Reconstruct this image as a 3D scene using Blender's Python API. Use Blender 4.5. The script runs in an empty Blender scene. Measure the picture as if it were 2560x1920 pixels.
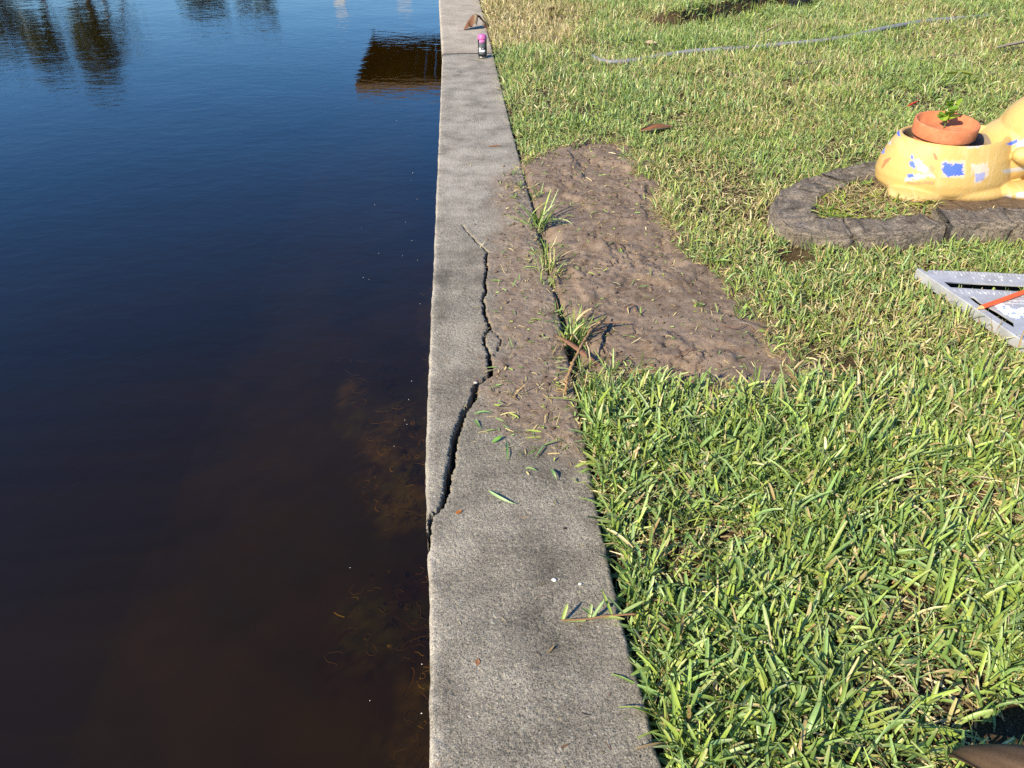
import bpy, bmesh, math, random
import numpy as np
from mathutils import Vector, Matrix, Euler

random.seed(7)
RNG = np.random.default_rng(11)
R = math.radians
SC = bpy.context.scene
COL = SC.collection

# ------------------------------------------------------------------ camera
PITCH, YAW, FPX, CAMZ = R(35.3), R(4.0), 1920.0, 1.3
CAM = np.array([0.10, 0.0, CAMZ])
cd = bpy.data.cameras.new('camera')
cam = bpy.data.objects.new('camera', cd)
COL.objects.link(cam)
cd.sensor_width = 36.0
cd.lens = 36.0 * FPX / 2560.0
cd.clip_start, cd.clip_end = 0.02, 3000.0
cam.location = CAM
cam.rotation_euler = (math.pi / 2 - PITCH, 0, -YAW)
SC.camera = cam

# ------------------------------------------------------------------ sky, sun, exposure
SUN_AZ, SUN_EL = 230.0, 35.0          # compass bearing of the sun (0 = +Y, clockwise), elevation
W = bpy.data.worlds.new('World')
SC.world = W
W.use_nodes = True
wn = W.node_tree
bg = wn.nodes['Background']
sky = wn.nodes.new('ShaderNodeTexSky')
sky.sky_type = 'NISHITA'
sky.sun_disc = False
sky.sun_elevation = R(SUN_EL)
sky.sun_rotation = R(SUN_AZ)
sky.air_density, sky.dust_density, sky.ozone_density = 1.0, 0.5, 3.0
hs = wn.nodes.new('ShaderNodeHueSaturation')
hs.inputs['Hue'].default_value = 0.506
hs.inputs['Saturation'].default_value = 1.40
wn.links.new(sky.outputs[0], hs.inputs['Color'])
wn.links.new(hs.outputs[0], bg.inputs[0])
bg.inputs[1].default_value = 0.145
sl = bpy.data.lights.new('sun', 'SUN')
sl.energy, sl.angle, sl.color = 5.0, R(0.53), (1.0, 0.87, 0.66)
so = bpy.data.objects.new('sun', sl)
COL.objects.link(so)
tosun = Vector((math.sin(R(SUN_AZ)) * math.cos(R(SUN_EL)), math.cos(R(SUN_AZ)) * math.cos(R(SUN_EL)), math.sin(R(SUN_EL))))
so.rotation_euler = tosun.to_track_quat('Z', 'Y').to_euler()
so.location = (-6, -6, 8)
SC.view_settings.view_transform = 'Standard'
SC.view_settings.look = 'None'
SC.view_settings.exposure = 0.82
SC.view_settings.gamma = 1.0
SC.cycles.use_denoising = False
SC.cycles.max_bounces = 8
SC.cycles.transparent_max_bounces = 12
SC.cycles.caustics_reflective = False
SC.cycles.caustics_refractive = False

WATER_Z = -0.45

# ------------------------------------------------------------------ geometry of the view (for measuring)
_cp, _sp, _cy, _sy = math.cos(PITCH), math.sin(PITCH), math.cos(YAW), math.sin(YAW)
def ray(u, v):
    a, b = u - 1280.0, 960.0 - v            # right, up
    fwd = FPX * _cp + b * _sp
    up = -FPX * _sp + b * _cp
    return np.array([fwd * _sy + a * _cy, fwd * _cy - a * _sy, up])
def G(u, v, z=0.0):                         # where the sight line meets the level z
    d = ray(u, v)
    t = (z - CAMZ) / d[2]
    return CAM + d * t
def PV(u, v, y):                            # where it meets the upright plane at y
    d = ray(u, v)
    return CAM + d * (y - CAM[1]) / d[1]
def PN(u, v, P0, n):                        # where it meets any plane
    d = ray(u, v)
    return CAM + d * (np.dot(np.asarray(P0) - CAM, n) / np.dot(d, n))
def GL(u, v, dz=0.0):                       # where it meets the lawn
    z = 0.0
    for _ in range(30):
        p = G(u, v, z + dz)
        z = 0.6 * z + 0.4 * float(lawn_z(np.array([p[0]]), np.array([p[1]]))[0])
    return G(u, v, z + dz)

# ------------------------------------------------------------------ noise
def _h(ix, iy, s):
    n = (ix.astype(np.int64) * 374761393 + iy.astype(np.int64) * 668265263 + s * 974634777) & 0xffffffff
    n = ((n ^ (n >> 13)) * 1274126177) & 0xffffffff
    n = (n ^ (n >> 16)) & 0xffffffff
    return n.astype(np.float64) / 4294967295.0
def vn(x, y, s=0):
    x0, y0 = np.floor(x), np.floor(y)
    fx, fy = x - x0, y - y0
    fx, fy = fx * fx * (3 - 2 * fx), fy * fy * (3 - 2 * fy)
    a, b = _h(x0, y0, s), _h(x0 + 1, y0, s)
    c, d = _h(x0, y0 + 1, s), _h(x0 + 1, y0 + 1, s)
    return (a + (b - a) * fx) * (1 - fy) + (c + (d - c) * fx) * fy
def fbm(x, y, o=4, s=0, g=0.5):
    t, a, w = 0.0, 1.0, 0.0
    for k in range(o):
        t = t + a * vn(x * 2 ** k + 17.3 * k, y * 2 ** k - 9.1 * k, s + k)
        w += a
        a *= g
    return t / w
def sstep(a, b, x):
    t = np.clip((x - a) / (b - a), 0, 1)
    return t * t * (3 - 2 * t)
def polysd(px, py, poly):                   # signed distance, negative inside
    poly = np.asarray(poly)[:, :2]
    n = len(poly)
    d2 = np.full(px.shape, 1e18)
    ins = np.zeros(px.shape, bool)
    for i in range(n):
        a, b = poly[i], poly[(i + 1) % n]
        e = b - a
        wx, wy = px - a[0], py - a[1]
        t = np.clip((wx * e[0] + wy * e[1]) / (e @ e + 1e-12), 0, 1)
        d2 = np.minimum(d2, (wx - e[0] * t) ** 2 + (wy - e[1] * t) ** 2)
        c = ((a[1] > py) != (b[1] > py)) & (px < (b[0] - a[0]) * (py - a[1]) / (b[1] - a[1] + 1e-15) + a[0])
        ins ^= c
    return np.where(ins, -1, 1) * np.sqrt(d2)

# ------------------------------------------------------------------ mesh and tag helpers
def mesh_np(name, V, quads=None, tris=None, cols=None, smooth=False, attr='tint'):
    me = bpy.data.meshes.new(name)
    V = np.ascontiguousarray(V, dtype=np.float32).reshape(-1, 3)
    L, S = [], []
    pos = 0
    if quads is not None and len(quads):
        q = np.asarray(quads, dtype=np.int32).reshape(-1, 4)
        L.append(q.ravel()); S.append(np.arange(len(q), dtype=np.int32) * 4 + pos); pos += q.size
    if tris is not None and len(tris):
        t = np.asarray(tris, dtype=np.int32).reshape(-1, 3)
        L.append(t.ravel()); S.append(np.arange(len(t), dtype=np.int32) * 3 + pos); pos += t.size
    L, S = np.concatenate(L), np.concatenate(S)
    me.vertices.add(len(V)); me.vertices.foreach_set('co', V.ravel())
    me.loops.add(len(L)); me.loops.foreach_set('vertex_index', L)
    me.polygons.add(len(S)); me.polygons.foreach_set('loop_start', S)
    if smooth:
        me.polygons.foreach_set('use_smooth', np.ones(len(S), dtype=bool))
    me.update(calc_edges=True)
    if cols is not None:
        c = np.ones((len(V), 4), dtype=np.float32)
        c[:, :cols.shape[1]] = cols
        a = me.color_attributes.new(attr, 'FLOAT_COLOR', 'POINT')
        a.data.foreach_set('color', c.ravel())
    return me
def obj(name, me, mat=None, parent=None):
    o = bpy.data.objects.new(name, me)
    COL.objects.link(o)
    if mat is not None:
        me.materials.append(mat)
    if parent is not None:
        o.parent = parent
        o.matrix_parent_inverse = Matrix.Identity(4)
    return o
def empty(name, loc=(0, 0, 0), rz=0.0):
    o = bpy.data.objects.new(name, None)
    COL.objects.link(o)
    o.location = loc
    o.rotation_euler = (0, 0, rz)
    o.empty_display_size = 0.05
    return o
def tag(o, label=None, cat=None, group=None, kind=None):
    if label: o['label'] = label
    if cat: o['category'] = cat
    if group: o['group'] = group
    if kind: o['kind'] = kind
    return o
def bm_mesh(name, bm, smooth=False):
    me = bpy.data.meshes.new(name)
    bmesh.ops.recalc_face_normals(bm, faces=bm.faces[:])
    bm.to_mesh(me)
    bm.free()
    if smooth:
        me.polygons.foreach_set('use_smooth', np.ones(len(me.polygons), dtype=bool))
    return me
def bm_box(bm, c, s, rot=None, bevel=0.0):
    r = bmesh.ops.create_cube(bm, size=1.0)
    vs = r['verts']
    M = Matrix.Translation(Vector(c)) @ (rot.to_4x4() if rot else Matrix.Identity(4)) @ Matrix.Diagonal((s[0], s[1], s[2], 1))
    bmesh.ops.transform(bm, matrix=M, verts=vs)
    if bevel:
        es = list({e for v in vs for e in v.link_edges})
        bmesh.ops.bevel(bm, geom=es, offset=bevel, segments=2, affect='EDGES')
def tube_arrays(P, rad, n=8, caps=True, flat=1.0):
    P = np.asarray(P, float)
    m = len(P)
    rad = np.broadcast_to(np.asarray(rad, float), (m,))
    T = np.gradient(P, axis=0)
    T /= np.linalg.norm(T, axis=1, keepdims=True) + 1e-12
    up = np.array([0, 0, 1.0]) if abs(T[0, 2]) < 0.9 else np.array([1.0, 0, 0])
    A = np.cross(T, up)
    A /= np.linalg.norm(A, axis=1, keepdims=True) + 1e-12
    B = np.cross(A, T)
    ang = np.linspace(0, 2 * np.pi, n, endpoint=False)
    V = P[:, None, :] + rad[:, None, None] * (np.cos(ang)[None, :, None] * A[:, None, :] + flat * np.sin(ang)[None, :, None] * B[:, None, :])
    V = V.reshape(-1, 3)
    q = []
    for i in range(m - 1):
        for j in range(n):
            k = (j + 1) % n
            q.append((i * n + j, i * n + k, (i + 1) * n + k, (i + 1) * n + j))
    t = []
    if caps:
        V = np.vstack([V, P[0], P[-1]])
        c0, c1 = m * n, m * n + 1
        for j in range(n):
            k = (j + 1) % n
            t.append((c0, k, j)); t.append((c1, (m - 1) * n + j, (m - 1) * n + k))
    return V, np.array(q), np.array(t) if t else None
def tube(name, P, rad, mat, parent=None, n=8, flat=1.0, smooth=True):
    V, q, t = tube_arrays(P, rad, n, True, flat)
    return obj(name, mesh_np(name, V, q, t, smooth=smooth), mat, parent)
def spline(P, n):
    P = np.asarray(P, float)
    Q = np.vstack([2 * P[0] - P[1], P, 2 * P[-1] - P[-2]])
    out = []
    m = len(P) - 1
    for s in np.linspace(0, m, n):
        i = min(int(s), m - 1)
        t = s - i
        a, b, c, d = Q[i], Q[i + 1], Q[i + 2], Q[i + 3]
        out.append(0.5 * ((2 * b) + (c - a) * t + (2 * a - 5 * b + 4 * c - d) * t * t + (3 * b - a - 3 * c + d) * t ** 3))
    return np.array(out)
def lathe(name, prof, mat, parent=None, n=40, smooth=True):
    prof = np.asarray(prof, float)
    m = len(prof)
    ang = np.linspace(0, 2 * np.pi, n, endpoint=False)
    V = np.stack([prof[:, 0, None] * np.cos(ang), prof[:, 0, None] * np.sin(ang), np.repeat(prof[:, 1, None], n, 1)], -1).reshape(-1, 3)
    q = [(i * n + j, i * n + (j + 1) % n, (i + 1) * n + (j + 1) % n, (i + 1) * n + j) for i in range(m - 1) for j in range(n)]
    return obj(name, mesh_np(name, V, np.array(q), smooth=smooth), mat, parent)
def grid_quads(ny, nx):
    i = np.arange(ny - 1)[:, None] * nx + np.arange(nx - 1)[None, :]
    return np.stack([i, i + 1, i + nx + 1, i + nx], -1).reshape(-1, 4)

# ------------------------------------------------------------------ material helper
class NB:
    def __init__(s, name):
        s.m = bpy.data.materials.new(name)
        s.m.use_nodes = True
        s.t = s.m.node_tree
        s.t.nodes.clear()
        s.out = s.t.nodes.new('ShaderNodeOutputMaterial')
    def n(s, typ, ins=None, **props):
        nd = s.t.nodes.new('ShaderNode' + typ)
        for k, v in props.items():
            setattr(nd, k, v)
        for k, v in (ins or {}).items():
            sock = nd.inputs[k]
            if isinstance(v, bpy.types.NodeSocket):
                s.t.links.new(v, sock)
            else:
                if sock.type == 'RGBA' and len(v) == 3:
                    v = (*v, 1)
                sock.default_value = v
        return nd
    def pos(s, sc=(1, 1, 1)):
        c = s.n('TexCoord').outputs['Object']
        return s.n('Mapping', {'Vector': c, 'Scale': sc}).outputs[0]
    def noise(s, scale, detail=3, rough=0.5, vec=None, dist=0.0):
        return s.n('TexNoise', {'Vector': vec if vec is not None else s.pos(), 'Scale': scale, 'Detail': detail, 'Roughness': rough, 'Distortion': dist}).outputs[0]
    def ramp(s, fac, stops):
        r = s.n('ValToRGB', {'Fac': fac})
        el = r.color_ramp.elements
        while len(el) < len(stops):
            el.new(0.5)
        for e, (p, c) in zip(el, stops):
            e.position = p
            e.color = (*c, 1) if not isinstance(c, (int, float)) else (c, c, c, 1)
        return r.outputs[0]
    def mix(s, f, a, b, mode='MIX'):
        nd = s.n('Mix', data_type='RGBA', blend_type=mode)
        for k, v in ((0, f), (6, a), (7, b)):
            if isinstance(v, bpy.types.NodeSocket):
                s.t.links.new(v, nd.inputs[k])
            else:
                nd.inputs[k].default_value = (*v, 1) if k and len(v) == 3 else v
        return nd.outputs[2]
    def math(s, op, a, b=0.0, clamp=False):
        nd = s.n('Math', {0: a, 1: b}, operation=op)
        nd.use_clamp = clamp
        return nd.outputs[0]
    def attr(s, name):
        return s.n('Attribute', attribute_name=name)
    def bump(s, h, dist, strength=1.0, normal=None):
        d = {'Height': h, 'Distance': dist, 'Strength': strength}
        if normal is not None:
            d['Normal'] = normal
        return s.n('Bump', d).outputs[0]
    def pbr(s, color, rough=0.7, spec=0.5, metal=0.0, normal=None, coat=0.0):
        d = {'Base Color': color, 'Roughness': rough, 'Metallic': metal, 'Specular IOR Level': spec, 'Coat Weight': coat}
        if normal is not None:
            d['Normal'] = normal
        p = s.n('BsdfPrincipled', d)
        s.t.links.new(p.outputs[0], s.out.inputs[0])
        return p
    def surf(s, sock):
        s.t.links.new(sock, s.out.inputs[0])

def simple(name, color, rough=0.6, spec=0.4, metal=0.0, var=0.25, scale=40, bump=0.0):
    b = NB(name)
    nz = b.noise(scale, 4, 0.6)
    c = b.mix(nz, tuple(max(0, x * (1 - var)) for x in color), tuple(min(1, x * (1 + var)) for x in color))
    nrm = b.bump(nz, bump) if bump else None
    b.pbr(c, rough, spec, metal, nrm)
    return b.m
def leafmat(name, rough=0.45, trans=0.3, spec=0.35):
    b = NB(name)
    c = b.attr('tint').outputs['Color']
    nz = b.noise(220, 2, 0.5)
    c2 = b.mix(b.math('MULTIPLY', nz, 0.45), c, (0.0, 0.0, 0.0))
    p = b.n('BsdfPrincipled', {'Base Color': c2, 'Roughness': rough, 'Specular IOR Level': spec})
    tc = b.mix(1.0, c2, (1.25, 1.2, 0.5), 'MULTIPLY')
    t = b.n('BsdfTranslucent', {'Color': tc})
    m = b.n('MixShader', {0: trans, 1: p.outputs[0], 2: t.outputs[0]})
    b.surf(m.outputs[0])
    return b.m

# ------------------------------------------------------------------ shape of the bank
capL = np.array([G(u, v) for u, v in [(1073, 1920), (1073, 1700), (1072, 1500), (1069, 1380), (1065, 1300), (1063, 1200), (1065, 1090), (1070, 950), (1076, 800), (1084, 650), (1090, 500), (1096, 370), (1101, 250), (1104, 165), (1106, 135)]])
capR = np.array([G(u, v) for u, v in [(1658, 1920), (1600, 1710), (1545, 1500), (1509, 1330), (1480, 1190), (1450, 1040), (1420, 890), (1392, 760), (1360, 640), (1334, 530), (1303, 410), (1272, 290), (1245, 180), (1233, 130)]])
farL = np.array([G(u, v) for u, v in [(1105, 127), (1103, 95), (1100, 50), (1097, 0)]])
farR = np.array([G(u, v) for u, v in [(1231, 122), (1221, 85), (1211, 45), (1200, 0)]])
YJ = float(capL[-1, 1])
def edge_x(pts, y):
    o = np.argsort(pts[:, 1])
    return np.interp(y, pts[o, 1], pts[o, 0])
def cap_right(y):
    return np.where(y < YJ, edge_x(capR, y), edge_x(farR, y))

DIRT = [G(u, v)[:2] for u, v in [(1292, 415), (1360, 380), (1440, 362), (1500, 358), (1560, 366), (1590, 405), (1612, 440), (1640, 490), (1636, 545), (1700, 600), (1735, 650), (1830, 705), (1880, 780), (1945, 880), (1985, 940), (1960, 1000), (1880, 1010), (1800, 990), (1700, 970), (1640, 935), (1560, 925), (1500, 950), (1470, 975), (1425, 985), (1380, 800), (1340, 620)]]
SPILL = [G(u, v)[:2] for u, v in [(1290, 420), (1250, 440), (1240, 500), (1262, 560), (1235, 600), (1232, 700), (1240, 800), (1270, 860), (1220, 930), (1195, 975), (1190, 1010), (1230, 1040), (1300, 1075), (1370, 1110), (1440, 1150), (1475, 1130), (1460, 1000), (1420, 860), (1370, 640)]]
DIRT, SPILL = np.array(DIRT), np.array(SPILL)
def dirt_sd(x, y):
    return polysd(x, y, DIRT) - 0.035 + 0.17 * (fbm(x * 7, y * 7, 4, 5, .65) - 0.5) + 0.04 * (vn(x * 40, y * 40, 8) - 0.5)
HOLE = G(1415, 850)
HOLE2 = G(1355, 600)
PIT = G(1985, 665)
RIDGE = G(1500, 625)
BANK = np.array([G(u, v, 0.06)[:2] for u, v in ((1615, 52), (1650, 66), (1700, 70), (1790, 55), (1880, 38), (1960, 22))])
def bank_front(x, y):
    return y - np.interp(x, BANK[:, 0], BANK[:, 1]) - 0.03 * (vn(x * 18, x * 0, 45) - 0.5)
def lawn_z(x, y):
    xr = np.maximum(x - 0.40, 0)
    z = -0.012 + 0.035 * xr - 0.00 * y
    z = z - 0.022 * sstep(1.6, 1.0, y) * sstep(0.9, 0.4, x)
    z = z + 0.035 * (fbm(x * 1.3 + 4, y * 1.3, 3, 21) - 0.5) * sstep(0.0, 0.5, xr)
    bf = bank_front(x, y)
    z = z + 0.13 * sstep(0.0, 0.05, bf) * np.exp(-(np.maximum(bf - 0.1, 0) / 0.5) ** 2) * sstep(BANK[0, 0] - 0.02, BANK[0, 0] + 0.15, x) * sstep(BANK[-1, 0] + 0.25, BANK[-1, 0] - 0.1, x)
    z = z + 0.10 * np.exp(-((x - 0.95) / 0.35) ** 2 - ((y - 8.6) / 0.45) ** 2)
    return z
def ground_z(x, y):
    z = lawn_z(x, y)
    d = dirt_sd(x, y)
    m = sstep(0.03, -0.05, d)
    rough = 0.020 * (fbm(x * 6, y * 6, 4, 31) - 0.5) + 0.011 * (fbm(x * 48, y * 48, 4, 33, 0.8) - 0.5) * (0.4 + 1.2 * sstep(.4, .65, fbm(x * 5, y * 5, 2, 34))) + 0.006 * np.abs(fbm(x * 13, y * 13, 3, 36) - 0.5)
    step = 0.016 * (sstep(0.46, 0.54, fbm(x * 4 + 3, y * 4, 3, 39)) - 0.5)
    step = step + 0.030 * np.exp(-((x - RIDGE[0]) / 0.10) ** 2 - ((y - RIDGE[1]) / 0.035) ** 2) - 0.030 * np.exp(-((x - RIDGE[0] - .02) / 0.12) ** 2 - ((y - RIDGE[1] - .075) / 0.04) ** 2)
    crk = np.abs(fbm(x * 7 + 2, y * 7, 4, 41, .6) - 0.5)
    step = step - 0.014 * sstep(0.02, 0.0, crk) * sstep(0.5, 0.6, fbm(x * 3, y * 3 + 7, 2, 42))
    z = z * (1 - m) + m * (0.006 + 0.02 * np.maximum(x - 0.45, 0) + rough + step)
    z = z - 0.10 * np.exp(-(((x - HOLE[0] - 0.01) / 0.05) ** 2 + ((y - HOLE[1]) / 0.13) ** 2))
    z = z - 0.05 * np.exp(-(((x - HOLE2[0] - .02) / 0.035) ** 2 + ((y - HOLE2[1]) / 0.09) ** 2))
    z = z - 0.22 * np.exp(-(((x - PIT[0]) / 0.065) ** 2 + ((y - PIT[1]) / 0.055) ** 2) ** 2)
    # narrow gap where the soil has drawn back from the cap
    gap = x - cap_right(y)
    z = z - 0.035 * sstep(0.03, 0.0, gap) * sstep(3.9, 3.3, y) * (0.4 + 0.8 * vn(y * 14, y * 0, 3)) - 0.05 * sstep(0.03, 0.0, gap) * sstep(1.6, 0.9, y) - 0.03 * sstep(0.02, 0, gap) * sstep(3.3, 4.2, y)
    return z

# ------------------------------------------------------------------ ground
def make_ground():
    def geo(a, b, n):
        return a + (b - a) * (np.geomspace(1, 60, n) - 1) / 59
    u = np.concatenate([np.arange(0, 0.95, 0.006), np.arange(0.95, 2.1, 0.011), np.arange(2.1, 3.6, 0.03), geo(3.6, 80, 30)])
    y = np.concatenate([geo(0.3, -60, 24)[::-1], np.arange(0.32, 1.35, 0.016), np.arange(1.35, 4.25, 0.0065), np.arange(4.25, 7.4, 0.05), np.arange(7.4, 8.8, 0.014), np.arange(8.8, 10.5, 0.05), geo(10.5, 300, 34)])
    U, Y = np.meshgrid(u, y)
    X = cap_right(Y) - 0.004 + U
    Z = ground_z(X, Y)
    sd = dirt_sd(X, Y)
    dm = sstep(0.11, -0.03, sd + 0.08 * (fbm(X * 30, Y * 30, 3, 61) - .5))
    dry = fbm(X * 5, Y * 5, 3, 50)
    cols = np.stack([dm, dry, fbm(X * 1.1, Y * 1.1, 3, 60)], -1).reshape(-1, 3)
    me = mesh_np('ground', np.stack([X, Y, Z], -1), grid_quads(len(y), len(u)), cols=cols, smooth=True, attr='mask')
    b = NB('soil')
    a = b.n('SeparateColor', {0: b.attr('mask').outputs['Color']})
    n1 = b.noise(28, 6, 0.65)
    n2 = b.noise(260, 3, 0.6)
    n3 = b.noise(5, 4, 0.6)
    dirt = b.ramp(n1, [(0.28, (0.095, 0.064, 0.043)), (0.5, (0.178, 0.131, 0.094)), (0.72, (0.255, 0.202, 0.152))])
    dirt = b.mix(b.ramp(n3, [(0.45, 0.0), (0.62, 0.75)]), dirt, (0.255, 0.192, 0.140))
    dirt = b.mix(b.ramp(n2, [(0.32, 0.85), (0.47, 0.0)]), dirt, (0.055, 0.034, 0.022))
    thatch = b.ramp(n2, [(0.35, (0.02, 0.014, 0.008)), (0.6, (0.07, 0.05, 0.026)), (0.8, (0.22, 0.17, 0.09))])
    c = b.mix(a.outputs[0], thatch, dirt)
    h = b.math('ADD', b.math('MULTIPLY', n1, 0.5), b.math('MULTIPLY', n2, 0.5))
    b.pbr(c, 0.95, 0.15, normal=b.bump(h, 0.006, 0.9))
    return tag(obj('ground', me, b.m), 'bare grey brown soil and thatch under the lawn', None, None, 'structure')
make_ground()

# ------------------------------------------------------------------ seawall
CRACK = [(1156, 562, .8), (1166, 575, .8), (1176, 587, .9), (1192, 604, 1), (1206, 617, 1.2), (1219, 629, 2.4), (1216, 640, 3), (1215, 651, 2.6), (1217, 673, 3.6), (1215, 688, 3), (1212, 704, 3.6), (1216, 726, 3.8), (1212, 737, 3.2), (1205, 747, 4), (1213, 762, 3.4), (1210, 776, 3.6), (1217, 795, 3.8), (1225, 819, 4.6), (1213, 834, 2.8), (1209, 856, 3), (1222, 878, 4), (1226, 900, 7), (1228, 936, 6.5), (1206, 950, 4.6), (1191, 958, 7), (1188, 972, 8.5), (1186, 992, 8.5), (1173, 1012, 7), (1161, 1027, 7.5), (1153, 1053, 8), (1140, 1085, 8.5), (1134, 1119, 9.5), (1130, 1157, 10.5), (1121, 1192, 9.5), (1117, 1229, 8.5), (1104, 1264, 5), (1089, 1280, 3.6), (1077, 1291, 5.5), (1074, 1316, 4), (1073, 1345, 3), (1071, 1372, 1.5)]
BRANCH = [(1226, 822, .3), (1245, 836, .6), (1253, 848, 1.8), (1250, 858, .8), (1246, 868, 2.2), (1243, 876, 0.2)]
HAIR = [[(1082, 953), (1120, 956), (1150, 952), (1185, 954)], [(1064, 1196), (1085, 1190), (1108, 1186)], [(1165, 299), (1215, 297), (1260, 301), (1290, 302)], [(1120, 508), (1165, 506), (1230, 510)]]
def seg_px(lst):
    out = []
    for it in lst:
        p = G(it[0], it[1])
        k = 1.0 / (math.cos(PITCH) * (it[1] + 400.0) / CAMZ)
        out.append((p[0], p[1], (it[2] if len(it) > 2 else 0.6) * k))
    return [(a, b_, c * 0.85) for a, b_, c in out]
def crack_field(X, Y, segs):
    # distance to the line minus its half width
    best = np.full(X.shape, 1e9)
    for (ax, ay, aw), (bx, by, bw) in zip(segs[:-1], segs[1:]):
        ex, ey = bx - ax, by - ay
        t = np.clip(((X - ax) * ex + (Y - ay) * ey) / (ex * ex + ey * ey + 1e-12), 0, 1)
        d = np.hypot(X - ax - ex * t, Y - ay - ey * t) - (aw + (bw - aw) * t)
        best = np.minimum(best, d)
    return best
def make_cap(name, L, Rr, ys, ncol, mat, parent, cracked):
    s = np.concatenate([[0, 0, 0, 0, 0], np.linspace(0, 1, ncol), [1, 1, 1, 1, 1]])
    rr = 0.011
    xl, xr = edge_x(L, ys), edge_x(Rr, ys)
    xl = xl + 0.006 * (fbm(ys * 18, ys * 0 + 3, 4, 71, .6) - 0.5)
    xr = xr + 0.008 * (fbm(ys * 18, ys * 0 + 9, 4, 72, .6) - 0.5)
    X = xl[:, None] + (xr - xl)[:, None] * np.linspace(0, 1, ncol)[None]
    Y = np.repeat(ys[:, None], ncol, 1)
    dl, dr = X - xl[:, None], xr[:, None] - X
    e = np.minimum(dl, dr)
    Z = -np.where(e < rr, rr - np.sqrt(np.maximum(rr * rr - (rr - e) ** 2, 0)), 0.0)
    worn = 0.9 * rr * (fbm(X * 45, Y * 45, 4, 74) - 0.42) * sstep(0.03, 0.0, e)
    Z = Z - np.maximum(worn, 0)
    Z = Z + 0.0045 * (fbm(X * 5, Y * 5, 3, 75) - 0.5) + 0.0016 * (fbm(X * 130, Y * 130, 2, 76) - 0.5)
    pits = vn(X * 210, Y * 210, 77)
    Z = Z - 0.0016 * sstep(0.80, 0.95, pits)
    M = np.zeros(X.shape + (3,))
    M[..., 2] = 0.6 * sstep(2.3, 3.7, Y) if cracked else 0.0
    M[..., 2] = np.maximum(M[..., 2], sstep(0.045, 0.0, dl + 0.02 * fbm(X * 20, Y * 20, 3, 79)))
    if cracked:
        jx = 0.007 * (fbm(X * 70, Y * 70, 4, 81, .7) - 0.5) + 0.007 * (vn(X * 170, Y * 170, 88) - .5)
        jy = 0.007 * (fbm(X * 70 + 40, Y * 70, 4, 82, .7) - 0.5) + 0.007 * (vn(X * 170, Y * 170, 89) - .5)
        f = np.minimum(crack_field(X + jx, Y + jy, seg_px(CRACK)), crack_field(X + jx, Y + jy, seg_px(BRANCH)))
        rag = 0.003 * (vn(X * 240, Y * 240, 83) - 0.5)
        depth = sstep(0.0016, -0.0028, f + rag)
        Z = Z - 0.004 * sstep(0.008, 0.0, f) * (1 - depth) * fbm(X * 80, Y * 80, 2, 84)
        Z = Z - depth * (0.13 + 0.03 * vn(X * 50, Y * 50, 85))
        M[..., 1] = depth * 0.55
        for h in HAIR:
            fh = crack_field(X + 2 * jx, Y + 2 * jy, seg_px(h))
            k = sstep(0.0012, -0.001, fh)
            M[..., 1] = np.maximum(M[..., 1], 0.55 * k)
            Z = Z - 0.003 * k
        sp = polysd(X, Y, SPILL) + 0.14 * (fbm(X * 16, Y * 16, 4, 86, .6) - 0.5) + 0.03 * (vn(X * 90, Y * 90, 87) - .5)
        sm = sstep(0.085, -0.07, sp)
        M[..., 0] = sm
        heap = sstep(0.01, -0.08, sp)
        Z = Z + (1 - depth) * heap * (0.010 * fbm(X * 18, Y * 18, 4, 88, .6) * sstep(0.0, 0.06, dl) + 0.006 * sstep(0.12, 0.0, dr))
    if not cracked:
        M[..., 0] = 0.55 * sstep(0.22, 0.02, Y - YJ + 0.12 * (fbm(X * 9, Y * 9, 3, 96) - .5))
    # sides
    def side(x, z0, m0):
        zs = np.array([-0.30, -0.2, -0.1, -0.05, -0.02])
        return zs
    zs = np.array([-0.27, -0.18, -0.10, -0.05, -0.02])
    XL = np.repeat(xl[:, None], 5, 1) + 0.003 * (fbm(np.repeat(ys[:, None], 5, 1) * 30, zs[None] * 30 + 7, 3, 90) - .5)
    XR = np.repeat(xr[:, None], 5, 1) + 0.003 * (fbm(np.repeat(ys[:, None], 5, 1) * 30, zs[None] * 30 + 1, 3, 91) - .5)
    XX = np.hstack([XL, X, XR[:, ::-1]])
    YY = np.repeat(ys[:, None], XX.shape[1], 1)
    ZZ = np.hstack([np.repeat(zs[None], len(ys), 0), Z, np.repeat(zs[None, ::-1], len(ys), 0)])
    MM = np.concatenate([np.zeros((len(ys), 5, 3)), M, np.zeros((len(ys), 5, 3))], 1)
    V = np.stack([XX, YY, ZZ], -1).reshape(-1, 3)
    q = grid_quads(len(ys), XX.shape[1])
    nx = XX.shape[1]
    # end faces
    n0 = len(V)
    tri = []
    for row in (0, len(ys) - 1):
        V = np.vstack([V, [[XX[row].mean(), YY[row, 0], -0.27]]])
        c = len(V) - 1
        for j in range(nx - 1):
            tri.append((c, row * nx + j, row * nx + j + 1))
    MM = np.vstack([MM.reshape(-1, 3), np.zeros((2, 3))])
    return obj(name, mesh_np(name, V, q, np.array(tri), cols=MM, smooth=True, attr='mask'), mat, parent)

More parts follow.
